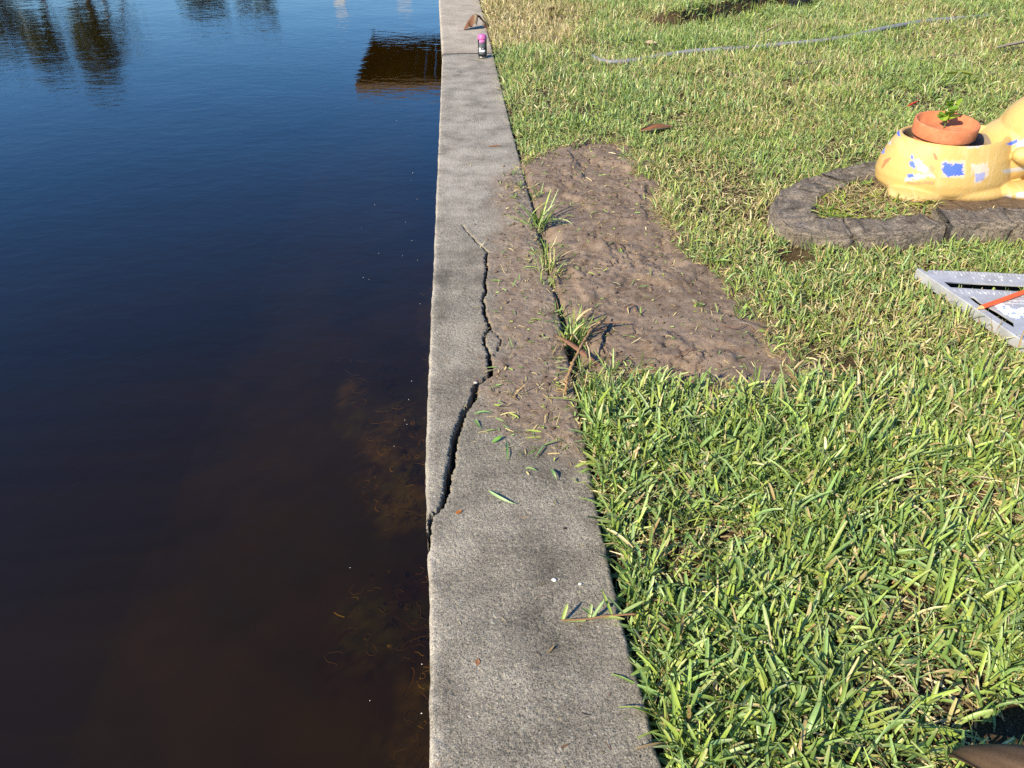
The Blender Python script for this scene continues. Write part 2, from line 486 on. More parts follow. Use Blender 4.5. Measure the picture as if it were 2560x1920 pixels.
def concrete(name, dark, light, speck=1.0, warm=0.0):
    b = NB(name)
    a = b.n('SeparateColor', {0: b.attr('mask').outputs['Color']})
    P = b.pos()
    blot = b.noise(6.5, 7, 0.62, P)
    blot2 = b.noise(2.2, 4, 0.6, P, 0.8)
    streak = b.noise(1.0, 4, 0.6, b.pos((5, 26, 1)))
    base = b.ramp(b.math('ADD', b.math('MULTIPLY', blot, 0.62), b.math('MULTIPLY', blot2, 0.38)), [(0.37, dark), (0.5, tuple((x + y) / 2 for x, y in zip(dark, light))), (0.62, light)])
    base = b.mix(b.math('MULTIPLY', b.ramp(streak, [(0.54, 0.0), (0.68, 1.0)]), 0.16), base, tuple(min(1, x * 1.25) for x in light))
    sp = b.noise(310, 3, 0.6, P)
    sp2 = b.noise(120, 3, 0.65, P)
    line = b.noise(1.0, 2, 0.5, b.pos((420, 28, 1)))
    dk = b.ramp(sp, [(0.33, 0.28), (0.45, 0.85), (0.56, 1.12), (0.68, 1.7)])
    base = b.mix(min(1.0, 1.0 * speck), base, dk, 'MULTIPLY')
    base = b.mix(0.55 * speck, base, b.ramp(sp2, [(0.33, 0.5), (0.5, 1.0), (0.68, 1.35)]), 'MULTIPLY')
    base = b.mix(0.25, base, b.ramp(line, [(0.38, 0.55), (0.55, 1.0)]), 'MULTIPLY')
    base = b.mix(b.ramp(b.noise(95, 2, 0.5, P), [(0.69, 0.0), (0.74, 0.5)]), base, (0.55, 0.53, 0.47))
    edge = b.math('MULTIPLY', a.outputs[2], b.ramp(blot, [(0.35, 0.25), (0.6, 0.9)]))
    base = b.mix(edge, base, b.mix(0.8, (0.40, 0.36, 0.295), dk, 'MULTIPLY'))
    rust = b.math('MULTIPLY', b.ramp(b.noise(11, 3, 0.6, P), [(0.66, 0.0), (0.74, 1.0)]), 0.35)
    base = b.mix(rust, base, (0.34, 0.2, 0.09))
    dn = b.noise(34, 5, 0.7, P)
    dcol = b.ramp(dn, [(0.3, (0.11, 0.068, 0.044)), (0.55, (0.22, 0.16, 0.115)), (0.75, (0.3, 0.24, 0.185))])
    df = b.math('MULTIPLY', a.outputs[0], b.ramp(b.noise(15, 5, 0.65, P), [(0.3, 1.0), (0.68, 0.62)]))
    base = b.mix(df, base, dcol)
    base = b.mix(a.outputs[1], base, (0.03, 0.024, 0.018))
    h = b.math('ADD', b.math('MULTIPLY', sp, 0.6), b.math('MULTIPLY', sp2, 0.6))
    b.pbr(base, 0.92, 0.2, normal=b.bump(h, 0.0045, 0.9))
    return b.m

seawall = empty('seawall', (0, 0, 0))
tag(seawall, 'cracked grey concrete seawall running along the edge of the canal', 'seawall')
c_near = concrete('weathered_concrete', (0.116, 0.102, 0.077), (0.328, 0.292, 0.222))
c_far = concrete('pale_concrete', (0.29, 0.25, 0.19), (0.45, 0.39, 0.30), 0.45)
ysn = np.concatenate([np.linspace(-12, 0.2, 60), np.arange(0.22, 0.58, 0.01), np.arange(0.58, 3.0, 0.0028), np.arange(3.0, YJ - 0.004, 0.009)])
cap1 = make_cap('cap', capL, capR, ysn, 170, c_near, seawall, True)
cap1['label'] = 'dark weathered near cap section split by a long open crack'
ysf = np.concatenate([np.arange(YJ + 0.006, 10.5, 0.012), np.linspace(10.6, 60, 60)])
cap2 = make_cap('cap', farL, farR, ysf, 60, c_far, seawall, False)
cap2['label'] = 'paler cap section beyond the joint'
bm = bmesh.new()
bm_box(bm, (0.20, 24.0, -1.30), (0.22, 74.0, 2.06))
obj('wall_panel', bm_mesh('wall_panel', bm), c_near, seawall)

# ------------------------------------------------------------------ water and canal bed
def make_water():
    bm = bmesh.new()
    vs = [bm.verts.new(p) for p in ((0.22, -60, WATER_Z), (0.22, 61, WATER_Z), (-130, 61, WATER_Z), (-130, -60, WATER_Z))]
    bm.faces.new(vs)
    b = NB('canal_water')
    P = b.n('TexCoord').outputs['Object']
    n1 = b.noise(7.0, 3, 0.55, b.n('Mapping', {'Vector': P, 'Scale': (1.0, 1.6, 1), 'Rotation': (0, 0, 0.3)}).outputs[0], 0.4)
    n2 = b.noise(1.3, 2, 0.5, P)
    h = b.math('ADD', b.math('MULTIPLY', n1, 0.35), b.math('MULTIPLY', n2, 1.0))
    nrm = b.bump(h, 0.0042, 1.0)
    back = b.n('NewGeometry').outputs['Backfacing']
    ior = b.math('ADD', 1.34, b.math('MULTIPLY', back, 1 / 1.34 - 1.34))
    fr = b.n('Fresnel', {'IOR': ior, 'Normal': nrm}).outputs[0]
    gl = b.n('BsdfGlossy', {'Color': (1, 1, 1), 'Roughness': 0.015, 'Normal': nrm})
    tr = b.n('BsdfTransparent', {'Color': (0.60, 0.40, 0.13)})
    m = b.n('MixShader', {0: fr, 1: tr.outputs[0], 2: gl.outputs[0]})
    b.surf(m.outputs[0])
    return tag(obj('water', bm_mesh('water', bm), b.m), 'calm dark brown canal water reflecting blue sky', None, None, 'structure')
make_water()
PATCH = [([(898, 1000), (985, 985), (1010, 1050), (1085, 1000), (1085, 1270), (1020, 1290), (940, 1280), (890, 1220), (905, 1130)], 0), ([(850, 860), (870, 880), (890, 960), (925, 1010), (930, 1050), (900, 1040), (880, 960), (852, 900)], 0), ([(800, 1520), (850, 1440), (960, 1390), (1085, 1380), (1085, 1640), (960, 1640), (850, 1610)], 1), ([(1020, 1640), (1090, 1620), (1090, 1930), (1000, 1930), (1000, 1780)], 2), ([(1070, 700), (1092, 690), (1092, 1000), (1078, 1000)], 2)]
def make_bed():
    x = np.concatenate([np.linspace(-130, -1.3, 60), np.arange(-1.28, 0.16, 0.012)])
    y = np.concatenate([np.linspace(-60, 0.2, 30), np.arange(0.22, 4.6, 0.012), np.linspace(4.7, 62, 60)])
    X, Y = np.meshgrid(x, y)
    Z = -1.25 + 0.55 * sstep(-1.6, 0.1, X) + 0.05 * (fbm(X * 3, Y * 3, 3, 101) - 0.5)
    C = np.zeros(X.shape + (3,))
    mud = np.array([0.025, 0.031, 0.012])
    C[:] = mud * (0.75 + 0.5 * fbm(X * 2.2, Y * 2.2, 4, 102))[..., None]
    warm = sstep(0.5, 0.75, fbm(X * 2.5, Y * 2.5, 3, 103))
    C += warm[..., None] * np.array([0.003, 0.002, 0.0])
    for pl, k in PATCH:
        poly = np.array([G(u, v, -0.62)[:2] for u, v in pl])
        d = polysd(X, Y, poly) + 0.30 * (fbm(X * 6, Y * 6, 4, 104 + k, .6) - 0.5)
        m = sstep(0.10, -0.12, d) * sstep(.25, .55, fbm(X * 18, Y * 18, 4, 117, .65))
        mixg = sstep(0.35, 0.6, fbm(X * 7, Y * 7, 3, 111))[..., None]
        wallp = sstep(0.25, 0.05, 0.10 - X)[..., None]
        g = np.array([0.062, 0.09, 0.03])
        o = np.array([0.085, 0.098, 0.03])
        rd = np.array([0.05, 0.05, 0.02])
        cc = g * (1 - mixg) + (o if k != 1 else rd) * mixg
        tex = (0.75 if pl[0] == (850, 860) else 0.5 if k == 1 else 0.8) * (0.45 + 1.1 * fbm(X * 30, Y * 30, 3, 112, .65))[..., None]
        C = C * (1 - m[..., None]) + m[..., None] * cc * tex
    me = mesh_np('canal_bed', np.stack([X, Y, Z], -1), grid_quads(len(y), len(x)), cols=C.reshape(-1, 3), smooth=True)
    b = NB('silt')
    b.pbr(b.attr('tint').outputs['Color'], 1.0, 0.0)
    tag(obj('canal_bed', me, b.m), 'dark brown canal bed under the water', None, None, 'structure')
make_bed()
def make_algae():
    Vs, Qs, Cs = [], [], []
    n0 = 0
    for pl, k in PATCH:
        poly = np.array([G(u, v, -0.58)[:2] for u, v in pl])
        lo, hi = poly.min(0), poly.max(0)
        cnt = (170, 130, 70, 40, 20)[PATCH.index((pl, k))]
        for _ in range(cnt):
            p = lo + RNG.random(2) * (hi - lo)
            if polysd(np.array([p[0]]), np.array([p[1]]), poly)[0] > 0.01 or p[0] > 0.06:
                continue
            m = 9
            a = RNG.random() * 6.28
            ln = 0.012 + 0.045 * RNG.random() ** 2
            pts = [np.array([p[0], p[1], -0.60 - 0.05 * RNG.random()])]
            turn = RNG.normal(0, 0.6)
            for i in range(m - 1):
                a += turn + RNG.normal(0, 0.35)
                pts.append(pts[-1] + ln / 3 * np.array([math.cos(a), math.sin(a), RNG.normal(0, .15)]))
            w = 0.0005 + 0.0010 * RNG.random() ** 2
            V, q, _ = tube_arrays(pts, w, 4, False)
            Vs.append(V); Qs.append(q + n0); n0 += len(V)
            br = 0.07 + 0.40 * RNG.random() ** 5
            col = np.array([0.75, 0.80, 0.40]) if RNG.random() < .8 else np.array([0.72, 0.62, 0.32])
            Cs.append(np.tile(col * br * 0.8, (len(V), 1)))
    b = NB('algae_strand')
    b.pbr(b.attr('tint').outputs['Color'], 0.9, 0.1)
    o = obj('algae', mesh_np('algae', np.vstack(Vs), np.vstack(Qs), cols=np.vstack(Cs), smooth=True), b.m)
    tag(o, 'pale stringy algae floating just under the water beside the seawall', 'algae', None, 'stuff')
make_algae()

# ------------------------------------------------------------------ blades
def blades(base, az, el, bend, ln, wd, roll, cbase, cmid, ctip, K=4, fold=True, tipw=0.45):
    N = len(az)
    prof = np.interp(np.linspace(0, 1, K + 1), [0, 0.15, 0.6, 0.9, 1.0], [0.62, 1.0, 1.0, 0.8, tipw])
    pts = np.zeros((N, K + 1, 3)); pts[:, 0] = base
    th = el.copy()
    dirs = []
    for k in range(K + 1):
        d = np.stack([np.cos(th) * np.cos(az), np.cos(th) * np.sin(az), np.sin(th)], -1)
        dirs.append(d)
        if k < K:
            pts[:, k + 1] = pts[:, k] + d * (ln / K)[:, None]
            th = th - bend / K
    side = np.stack([-np.sin(az), np.cos(az), 0 * az], -1)
    cols_along = []
    out, cols = [], []
    t = np.linspace(0, 1, K + 1)
    for k in range(K + 1):
        nrm = np.cross(dirs[k], side)
        w = side * np.cos(roll)[:, None] + nrm * np.sin(roll)[:, None]
        dn = np.cross(dirs[k], w)
        hw = (0.5 * wd * prof[k])[:, None]
        L, Rr = pts[:, k] - w * hw, pts[:, k] + w * hw
        c = cbase * max(0, 1 - t[k] * 3.0) + cmid * (1 - max(0, 1 - t[k] * 3.0))
        if k == K:
            c = ctip
        if fold:
            out.append(np.stack([L, pts[:, k] - dn * hw * 0.5, Rr], 1)); cols.append(np.repeat(c[:, None], 3, 1))
        else:
            out.append(np.stack([L, Rr], 1)); cols.append(np.repeat(c[:, None], 2, 1))
    r = 3 if fold else 2
    V = np.stack(out, 1).reshape(N, (K + 1) * r, 3)
    C = np.stack(cols, 1).reshape(N, (K + 1) * r, 3)
    q = []
    for k in range(K):
        for j in range(r - 1):
            q.append((k * r + j, k * r + j + 1, (k + 1) * r + j + 1, (k + 1) * r + j))
    q = np.array(q)[None] + (np.arange(N) * (K + 1) * r)[:, None, None]
    return V.reshape(-1, 3), q.reshape(-1, 4), C.reshape(-1, 3)

GREEN = np.array([[0.29, 0.43, 0.135], [0.35, 0.48, 0.125], [0.22, 0.36, 0.145], [0.37, 0.45, 0.15], [0.31, 0.42, 0.19], [0.17, 0.28, 0.10], [0.24, 0.38, 0.17]])
STRAW = np.array([[0.62, 0.53, 0.32], [0.54, 0.44, 0.25], [0.70, 0.62, 0.42], [0.40, 0.29, 0.16], [0.60, 0.53, 0.29]])
def pick(pal, n, v=0.22):
    c = pal[RNG.integers(0, len(pal), n)]
    return c * (1 + v * (RNG.random((n, 1)) * 2 - 1))
GREEN = GREEN * np.array([1.06, 1.03, 0.74])
STRAW = STRAW * np.array([1.0, 0.97, 0.80])
# things that stand or lie on the lawn keep grass off their footprint; one patch is cleared to darken a shadow
KEEP_OFF = []
SLOTS = []

EDGE_PATHS = {}
def lawn_color_mix(x, y):
    """share of straw coloured blades at a place on the lawn"""
    s = 0.10 + 0.38 * sstep(0.42, 0.68, fbm(x * 1.7 + 8, y * 1.7, 3, 200)) * sstep(1.5, 2.2, y)
    s = s + 0.8 * sstep(1.35, 0.9, x + 0.3 * (fbm(x * 3, y * 3, 3, 203) - .5)) * sstep(6.0, 6.5, y)
    s = s + 0.22 * np.exp(-((x - 1.4) / 0.5) ** 2 - ((y - 2.2) / 0.8) ** 2)
    s = s - 0.15 * np.exp(-((x - 0.9) / 0.5) ** 2 - ((y - 5.0) / 0.9) ** 2)
    s = s - 0.10 * sstep(1.5, 0.9, y)
    return np.clip(s, 0.08, 0.92)

def grass_zone(x0, x1, y0, y1, dens, per, lm, wm, K, fold, straw_dens, side=False):
    n = int((x1 - x0) * (y1 - y0) * dens)
    x, y = x0 + RNG.random(n) * (x1 - x0), y0 + RNG.random(n) * (y1 - y0)
    def ok(x, y, slack=0.0):
        k = x > cap_right(y) + 0.004 + slack + 0.02 * (vn(y * 30, y * 0, 210) - 0.3)
        d = dirt_sd(x, y)
        k &= (d > 0.012 + 0.034 * RNG.normal(size=len(x))) | ((d > -0.07) & (RNG.random(len(x)) < 0.22 * (fbm(x * 14, y * 14, 2, 207) > 0.5)))
        bf = bank_front(x, y)
        k &= ~((bf > 0.0) & (bf < 0.035) & (x > BANK[0, 0] + .02) & (x < BANK[-1, 0]) & (RNG.random(len(x)) < 0.24))
        k &= np.hypot(x - PIT[0], y - PIT[1]) > 0.07
        for poly, marg in KEEP_OFF:
            k &= polysd(x, y, poly) > marg
        for poly in SLOTS:
            k |= polysd(x, y, poly) < -0.004
        lim = ((x - 0.1) < 0.95 + (y + 0.2) * 0.74 + 0.25) & (x < np.where(y < 0.3, 1.6, np.where(y < 1.75, 2.0, np.where(y < 4.3, 3.3, 5.9))))
        k &= ~lim if side else lim
        return k
    # bald spots
    bald = fbm(x * 3.3, y * 3.3, 3, 220)
    k = ok(x, y) & (RNG.random(n) < 0.32 + 0.68 * sstep(0.33, 0.48, bald))
    x, y = x[k], y[k]
    n = len(x)
    A = 2 * np.pi * vn(x * 6, y * 6, 230) + RNG.normal(0, 0.9, n)
    smix = lawn_color_mix(x, y)
    hl = 0.65 + 0.85 * fbm(x * 4, y * 4, 2, 240)
    hl = hl * (1 - 0.25 * sstep(1.6, 2.4, y) * sstep(5.0, 4.0, y))
    outs = []
    for j in range(per):
        az = A + (0 if j % 2 == 0 else np.pi) + RNG.normal(0, 0.55, n)
        el = np.clip(RNG.normal(0.95, 0.33, n), 0.12, 1.5)
        ln = lm * hl * (0.45 + 0.9 * RNG.random(n))
        tall = RNG.random(n) < 0.03
        ln = np.where(tall, ln * 1.5, ln)
        wd = wm * (0.45 + 0.95 * RNG.random(n))
        bend = RNG.normal(0.75, 0.8, n)
        roll = RNG.normal(0, 0.5, n)
        st = RNG.random(n) < smix * np.where(smix > 0.7, 0.95, 0.75)
        g = pick(GREEN, n)
        yel = sstep(0.3, 0.8, smix)[:, None] * 0.5
        g = g * (1 - yel) + np.array([0.42, 0.45, 0.09]) * yel
        c = np.where(st[:, None], pick(STRAW, n), g)
        cut = RNG.random(n) < 0.45
        tip = np.where(cut[:, None], c * 0.5 + 0.5 * np.array([0.5, 0.42, 0.24]), c)
        cb = c * 0.55 + 0.45 * np.array([0.38, 0.36, 0.15])
        base = np.stack([x + RNG.normal(0, 0.006, n), y + RNG.normal(0, 0.006, n), np.zeros(n)], -1)
        base[:, 2] = ground_z(base[:, 0], base[:, 1]) - 0.003 + 0.008 * RNG.random(n)
        outs.append(blades(base, az, el, bend, ln, wd, roll, cb, c, tip, K, fold, 0.5))
    # thatch
    m = int((x1 - x0) * (y1 - y0) * straw_dens)
    x, y = x0 + RNG.random(m) * (x1 - x0), y0 + RNG.random(m) * (y1 - y0)
    k = ok(x, y, -0.012)
    x, y = x[k], y[k]
    m = len(x)
    c = pick(STRAW, m, 0.35)
    base = np.stack([x, y, ground_z(x, y) + 0.002 + 0.018 * RNG.random(m)], -1)
    outs.append(blades(base, RNG.random(m) * 6.28, RNG.normal(0.1, 0.3, m), RNG.normal(0.2, 0.5, m), lm * (0.25 + 0.5 * RNG.random(m)), wm * (0.3 + 0.5 * RNG.random(m)), RNG.normal(0, 0.7, m), c, c, c, 2, False, 0.4))
    return outs

M_LEAF = leafmat('grass_blade', 0.42, 0.18, 0.5)
M_DRY = leafmat('dry_blade', 0.7, 0.2, 0.2)
def merge(outs):
    Vs, Qs, Cs, n0 = [], [], [], 0
    for V, q, C in outs:
        Vs.append(V); Qs.append(q + n0); Cs.append(C); n0 += len(V)
    return np.vstack(Vs), np.vstack(Qs), np.vstack(Cs)

# ------------------------------------------------------------------ garden edging round the planter
M_EDGE = NB('weathered_edging')
def _edge_mat(b):
    a = b.n('SeparateColor', {0: b.attr('mask').outputs['Color']})
    vec = b.n('CombineXYZ', {0: b.math('MULTIPLY', a.outputs[0], 1.0), 1: b.math('MULTIPLY', a.outputs[1], 1.0), 2: 0.0}).outputs[0]
    g1 = b.noise(1.0, 5, 0.65, b.n('Mapping', {'Vector': vec, 'Scale': (14, 90, 1)}).outputs[0], 0.5)
    g2 = b.noise(13, 5, 0.65)
    g3 = b.noise(150, 3, 0.6)
    c = b.ramp(g1, [(0.32, (0.055, 0.044, 0.033)), (0.5, (0.15, 0.125, 0.096)), (0.68, (0.32, 0.27, 0.21))])
    c = b.mix(b.ramp(g2, [(0.42, 0.0), (0.6, 0.75)]), c, (0.20, 0.165, 0.125))
    c = b.mix(b.ramp(g3, [(0.36, 0.85), (0.5, 0.0)]), c, (0.028, 0.024, 0.02))
    c = b.mix(a.outputs[2], c, (0.012, 0.010, 0.008))
    h = b.math('ADD', b.math('MULTIPLY', g1, 0.6), b.math('MULTIPLY', g3, 0.5))
    b.pbr(c, 0.95, 0.15, normal=b.bump(h, 0.006, 1.0))
    return b.m
M_EDGE = _edge_mat(M_EDGE)
def make_edging(px, width, height, label, cracks, seed, base_dz=-0.02, taper=(1, 1), rough=0.028):
    P = spline([GL(u, v, height) for u, v in px], 26 * len(px))
    seg = np.concatenate([[0], np.cumsum(np.linalg.norm(np.diff(P[:, :2], axis=0), axis=1))])
    n = int(seg[-1] / 0.006) + 2
    s = np.linspace(0, seg[-1], n)
    C = np.stack([np.interp(s, seg, P[:, 0]), np.interp(s, seg, P[:, 1])], -1)
    T = np.gradient(C, axis=0); T /= np.linalg.norm(T, axis=1, keepdims=True)
    Nn = np.stack([T[:, 1], -T[:, 0]], -1)
    zg = lawn_z(C[:, 0], C[:, 1])
    m = 34
    a = np.linspace(-0.12 * np.pi, 1.12 * np.pi, m)
    e = 0.32
    cx = np.sign(np.cos(a)) * np.abs(np.cos(a)) ** e
    cz = np.sign(np.sin(a)) * np.abs(np.sin(a)) ** e
    S, A = np.meshgrid(s, np.arange(m) / m, indexing='ij')
    cr = np.zeros(S.shape)
    for c0, wv in cracks:
        cc = c0 + 0.02 * (fbm(A * 7 + seed, A * 0 + c0 * 9, 3, 300) - 0.5) * 2
        cr = np.maximum(cr, sstep(wv, wv * 0.25, np.abs(S - cc)))
    w = 0.5 * width * (1 + 0.34 * (fbm(s * 7, s * 0 + seed, 4, 301, .6) - 0.5))
    w = w * np.interp(s, [0, s[-1]], taper)
    disp = rough * (fbm(S * 14, A * 5 + seed, 4, 302 + seed, .6) - 0.5) + 0.011 * (fbm(S * 60, A * 30 + seed, 3, 303, .6) - .5) - 0.014 * cr
    X = C[:, None, 0] + Nn[:, None, 0] * (w[:, None] * cx[None] * (1 + disp / (0.5 * width)))
    Y = C[:, None, 1] + Nn[:, None, 1] * (w[:, None] * cx[None] * (1 + disp / (0.5 * width)))
    Z = zg[:, None] + base_dz + (height - base_dz) * np.maximum(cz[None] * 0.55 + 0.45, 0.0) + disp * np.maximum(cz[None], 0) * 1.4
    cols = np.stack([S, A * 0.3, cr * 0.9], -1).reshape(-1, 3)
    V = np.stack([X, Y, Z], -1).reshape(-1, 3)
    tri = []
    for row in (0, n - 1):
        V = np.vstack([V, V[row * m:(row + 1) * m].mean(0)]); cols = np.vstack([cols, cols[row * m]])
        for j in range(m):
            tri.append((len(V) - 1, row * m + j, row * m + (j + 1) % m))
    o = obj('garden_edging', mesh_np('garden_edging', V, grid_quads(n, m), np.array(tri), cols=cols, smooth=True, attr='mask'), M_EDGE)
    tag(o, label, 'garden edging', 'pieces of garden edging round the planter')
    KEEP_OFF.append((np.vstack([C + Nn * w[:, None], (C - Nn * w[:, None])[::-1]]), 0.004))
make_edging([(2078, 452), (2035, 466), (1996, 490), (1982, 526), (2012, 556), (2080, 566), (2160, 566), (2250, 562), (2335, 549)], 0.165, 0.066, 'curved grey edging piece bending round the left end of the planting bed', [(0.06, .004), (0.70, 0.005)], 1)
make_edging([(2357, 540), (2440, 538), (2530, 540), (2640, 545)], 0.155, 0.082, 'straight rough edging piece in front of the yellow planter', [(0.24, .004)], 2, rough=0.022)
make_edging([(2083, 444), (2130, 432), (2190, 418), (2260, 402)], 0.15, 0.062, 'edging piece running back behind the left end of the yellow planter', [(0.09, .003)], 3)

# ------------------------------------------------------------------ yellow planter
PS = 0.955
PF = GL(2390, 497, 0.055)
PAZ = R(5)
PLX, PLY = np.array([math.cos(PAZ), -math.sin(PAZ), 0]), np.array([math.sin(PAZ), math.cos(PAZ), 0])
PC = PF + PLY * 0.19 * PS
def make_planter():
    root = empty('planter', PC - np.array([0, 0, 0.012]), -PAZ)
    root.scale = (PS, PS, PS)
    tag(root, 'yellow painted animal shaped planter with blue and white chips, holding a terracotta pot', 'planter')
    bm = bmesh.new()
    prof = [(0.90, 0.0), (0.985, 0.03), (1.01, 0.07), (0.99, 0.11), (0.935, 0.155), (0.855, 0.20), (0.805, 0.224), (0.765, 0.230), (0.73, 0.222), (0.715, 0.20), (0.74, 0.12), (0.70, 0.05)]
    nn = 72
    rings = []
    for s, z in prof:
        ring = []
        for k in range(nn):
            t = 2 * math.pi * k / nn
            ax = 0.275 if math.cos(t) < 0 else 0.29
            ring.append(bm.verts.new((s * ax * math.cos(t), s * 0.205 * math.sin(t), z + (0.012 * max(0, math.cos(t)) if z > 0.15 else 0))))
        rings.append(ring)
    for r0, r1 in zip(rings[:-1], rings[1:]):
        for k in range(nn):
            bm.faces.new((r0[k], r0[(k + 1) % nn], r1[(k + 1) % nn], r1[k]))
    bm.faces.new(rings[0][::-1]); bm.faces.new(rings[-1])
    def lump(c, r, rot=(0, 0, 0)):
        M = Matrix.Translation(c) @ Euler(rot).to_matrix().to_4x4() @ Matrix.Diagonal((*r, 1))
        bmesh.ops.create_icosphere(bm, subdivisions=4, radius=1.0, matrix=M)
    lump((0.40, 0.03, 0.20), (0.20, 0.165, 0.215), (0, 0.25, 0))
    lump((0.27, 0.03, 0.15), (0.13, 0.165, 0.15), (0, 0.65, 0))
    lump((0.33, 0.0, 0.27), (0.12, 0.125, 0.13), (0, 0.75, 0))
    lump((0.58, 0.02, 0.47), (0.17, 0.14, 0.17))
    lump((0.36, -0.13, 0.17), (0.16, 0.06, 0.055), (0, 0.10, 0.05))
    lump((0.38, -0.155, 0.035), (0.19, 0.085, 0.045))
    lump((0.10, -0.135, 0.02), (0.15, 0.07, 0.04), (0, 0, 0.1))
    lump((-0.11, -0.10, 0.01), (0.16, 0.105, 0.04), (0, 0, 0.3))
    me = bm_mesh('body', bm)
    o = obj('body', me, None, root)
    rm = o.modifiers.new('r', 'REMESH'); rm.mode = 'VOXEL'; rm.voxel_size = 0.0034
    sm = o.modifiers.new('s', 'SMOOTH'); sm.factor = 0.5; sm.iterations = 26
    dg = bpy.context.evaluated_depsgraph_get()
    dg.update()
    ev = o.evaluated_get(dg)
    me2 = bpy.data.meshes.new_from_object(ev)
    o.modifiers.clear()
    o.data = me2
    n = len(me2.vertices)
    co = np.zeros(n * 3, np.float32); me2.vertices.foreach_get('co', co); co = co.reshape(-1, 3).astype(float)
    no = np.zeros(n * 3, np.float32); me2.vertices.foreach_get('normal', no); no = no.reshape(-1, 3)
    yel = np.array([0.54, 0.355, 0.115])
    C = np.tile(yel, (n, 1)) * (0.94 + 0.12 * fbm(co[:, 0] * 9, co[:, 2] * 9, 3, 400))[:, None]
    wear = sstep(0.58, 0.72, fbm(co[:, 0] * 12 + 5, co[:, 2] * 14 + co[:, 1] * 6, 4, 401))
    C = C * (1 - 0.45 * wear[:, None]) + 0.45 * wear[:, None] * np.array([0.56, 0.40, 0.16])
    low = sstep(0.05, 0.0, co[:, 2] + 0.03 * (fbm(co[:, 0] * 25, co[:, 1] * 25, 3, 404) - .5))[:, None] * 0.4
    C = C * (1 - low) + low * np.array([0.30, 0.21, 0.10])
    stk = sstep(0.56, 0.7, fbm(co[:, 0] * 60, co[:, 2] * 9, 3, 405))[:, None] * 0.3
    C = C * (1 - stk) + stk * np.array([0.62, 0.47, 0.24])
    blue, white, brown, pale = np.array([0.045, 0.12, 0.62]), np.array([0.56, 0.58, 0.62]), np.array([0.32, 0.12, 0.06]), np.array([0.42, 0.48, 0.56])
    front = sstep(-0.02, 0.02, -no[:, 1] + 0.15)
    wc = PC + PS * (co[:, :1] * PLX + co[:, 1:2] * PLY + co[:, 2:] * np.array([0, 0, 1.0])) - np.array([0, 0, 0.012]) - CAM
    fw = np.array([_sy * _cp, _cy * _cp, -_sp]); rt = np.array([_cy, -_sy, 0]); upv = np.array([_sy * _sp, _cy * _sp, _cp])
    PU, PVv = 1280 + FPX * (wc @ rt) / (wc @ fw), 960 - FPX * (wc @ upv) / (wc @ fw)
    wnm = no[:, :1] * PLX + no[:, 1:2] * PLY + no[:, 2:] * np.array([0, 0, 1.0])
    front = sstep(0.0, 0.2, -(wnm * wc).sum(1) / np.linalg.norm(wc, axis=1)) * (np.hypot(co[:, 0] / 0.2, co[:, 1] / 0.15) > 0.96)
    def chip(px, col, rag, seed, amt=1.0, off=-0.20, streak=False):
        poly = np.array(px, float)
        fx, fz = (70, 22) if streak else (60, 60)
        d = polysd(PU, PVv, poly) + rag * 620 * (fbm(co[:, 0] * fx * 2, co[:, 2] * fz * 2, 3, seed, .65) - 0.5)
        d = d / 620
        m = sstep(0.002, -0.002, d) * front * amt
        C[:] = C * (1 - m[:, None]) + m[:, None] * col
    chip([(2352, 402), (2416, 400), (2412, 446), (2356, 444)], white, 0.016, 1, .35, streak=True)
    chip([(2358, 410), (2411, 409), (2406, 434), (2400, 440), (2366, 440), (2358, 430)], blue, 0.032, 2)
    chip([(2276, 384), (2284, 384), (2284, 398), (2276, 396)], blue, 0.02, 3)
    chip([(2270, 402), (2285, 404), (2294, 420), (2286, 420), (2272, 412)], blue, 0.02, 4)
    chip([(2285, 400), (2300, 396), (2330, 430), (2336, 444), (2300, 432), (2290, 425)], white, 0.03, 5, .6)
    chip([(2258, 446), (2290, 434), (2330, 438), (2300, 448), (2262, 452)], pale, 0.03, 6, .7)
    chip([(2268, 436), (2282, 434), (2285, 442), (2270, 444)], blue, 0.006, 7)
    chip([(2264, 455), (2336, 454), (2335, 461), (2270, 462)], brown * 1.6, 0.012, 8, .7)
    chip([(2332, 384), (2338, 384), (2344, 398), (2338, 400)], brown, 0.008, 9, .85)
    chip([(2326, 410), (2336, 418), (2336, 436), (2318, 434)], brown * 1.8, 0.02, 10, .55)
    chip([(2430, 412), (2470, 406), (2472, 440), (2450, 456), (2436, 452)], white, 0.03, 11, .5, streak=True)
    chip([(2436, 436), (2462, 430), (2460, 450), (2440, 455)], blue * 0.6 + white * .3, 0.014, 12, .75, streak=True)
    chip([(2410, 364), (2440, 356), (2466, 348), (2462, 358), (2446, 372), (2420, 370)], pale, 0.014, 13, .6, -.15)
    chip([(2240, 324), (2248, 326), (2252, 342), (2244, 340)], blue, 0.008, 14, 1, -.04)
    chip([(2206, 372), (2212, 370), (2210, 384), (2202, 384)], blue * .8 + white * .2, 0.006, 15, 1, -.02)
    chip([(2210, 400), (2226, 394), (2222, 404), (2206, 420), (2202, 424)], brown, 0.01, 16, .8, -.06)
    chip([(2222, 352), (2228, 352), (2226, 362), (2220, 360)], pale, 0.008, 17, .8, -.04)
    chip([(2516, 360), (2542, 348), (2546, 356), (2524, 364)], blue, 0.008, 18, 1, -.14)
    chip([(2544, 350), (2600, 346), (2600, 364), (2540, 368)], pale, 0.012, 19, .7, -.14)
    chip([(2505, 425), (2560, 416), (2580, 424), (2510, 434)], pale, 0.012, 20, .7)
    chip([(2508, 488), (2530, 486), (2530, 498), (2508, 498)], white, 0.012, 21, .7)
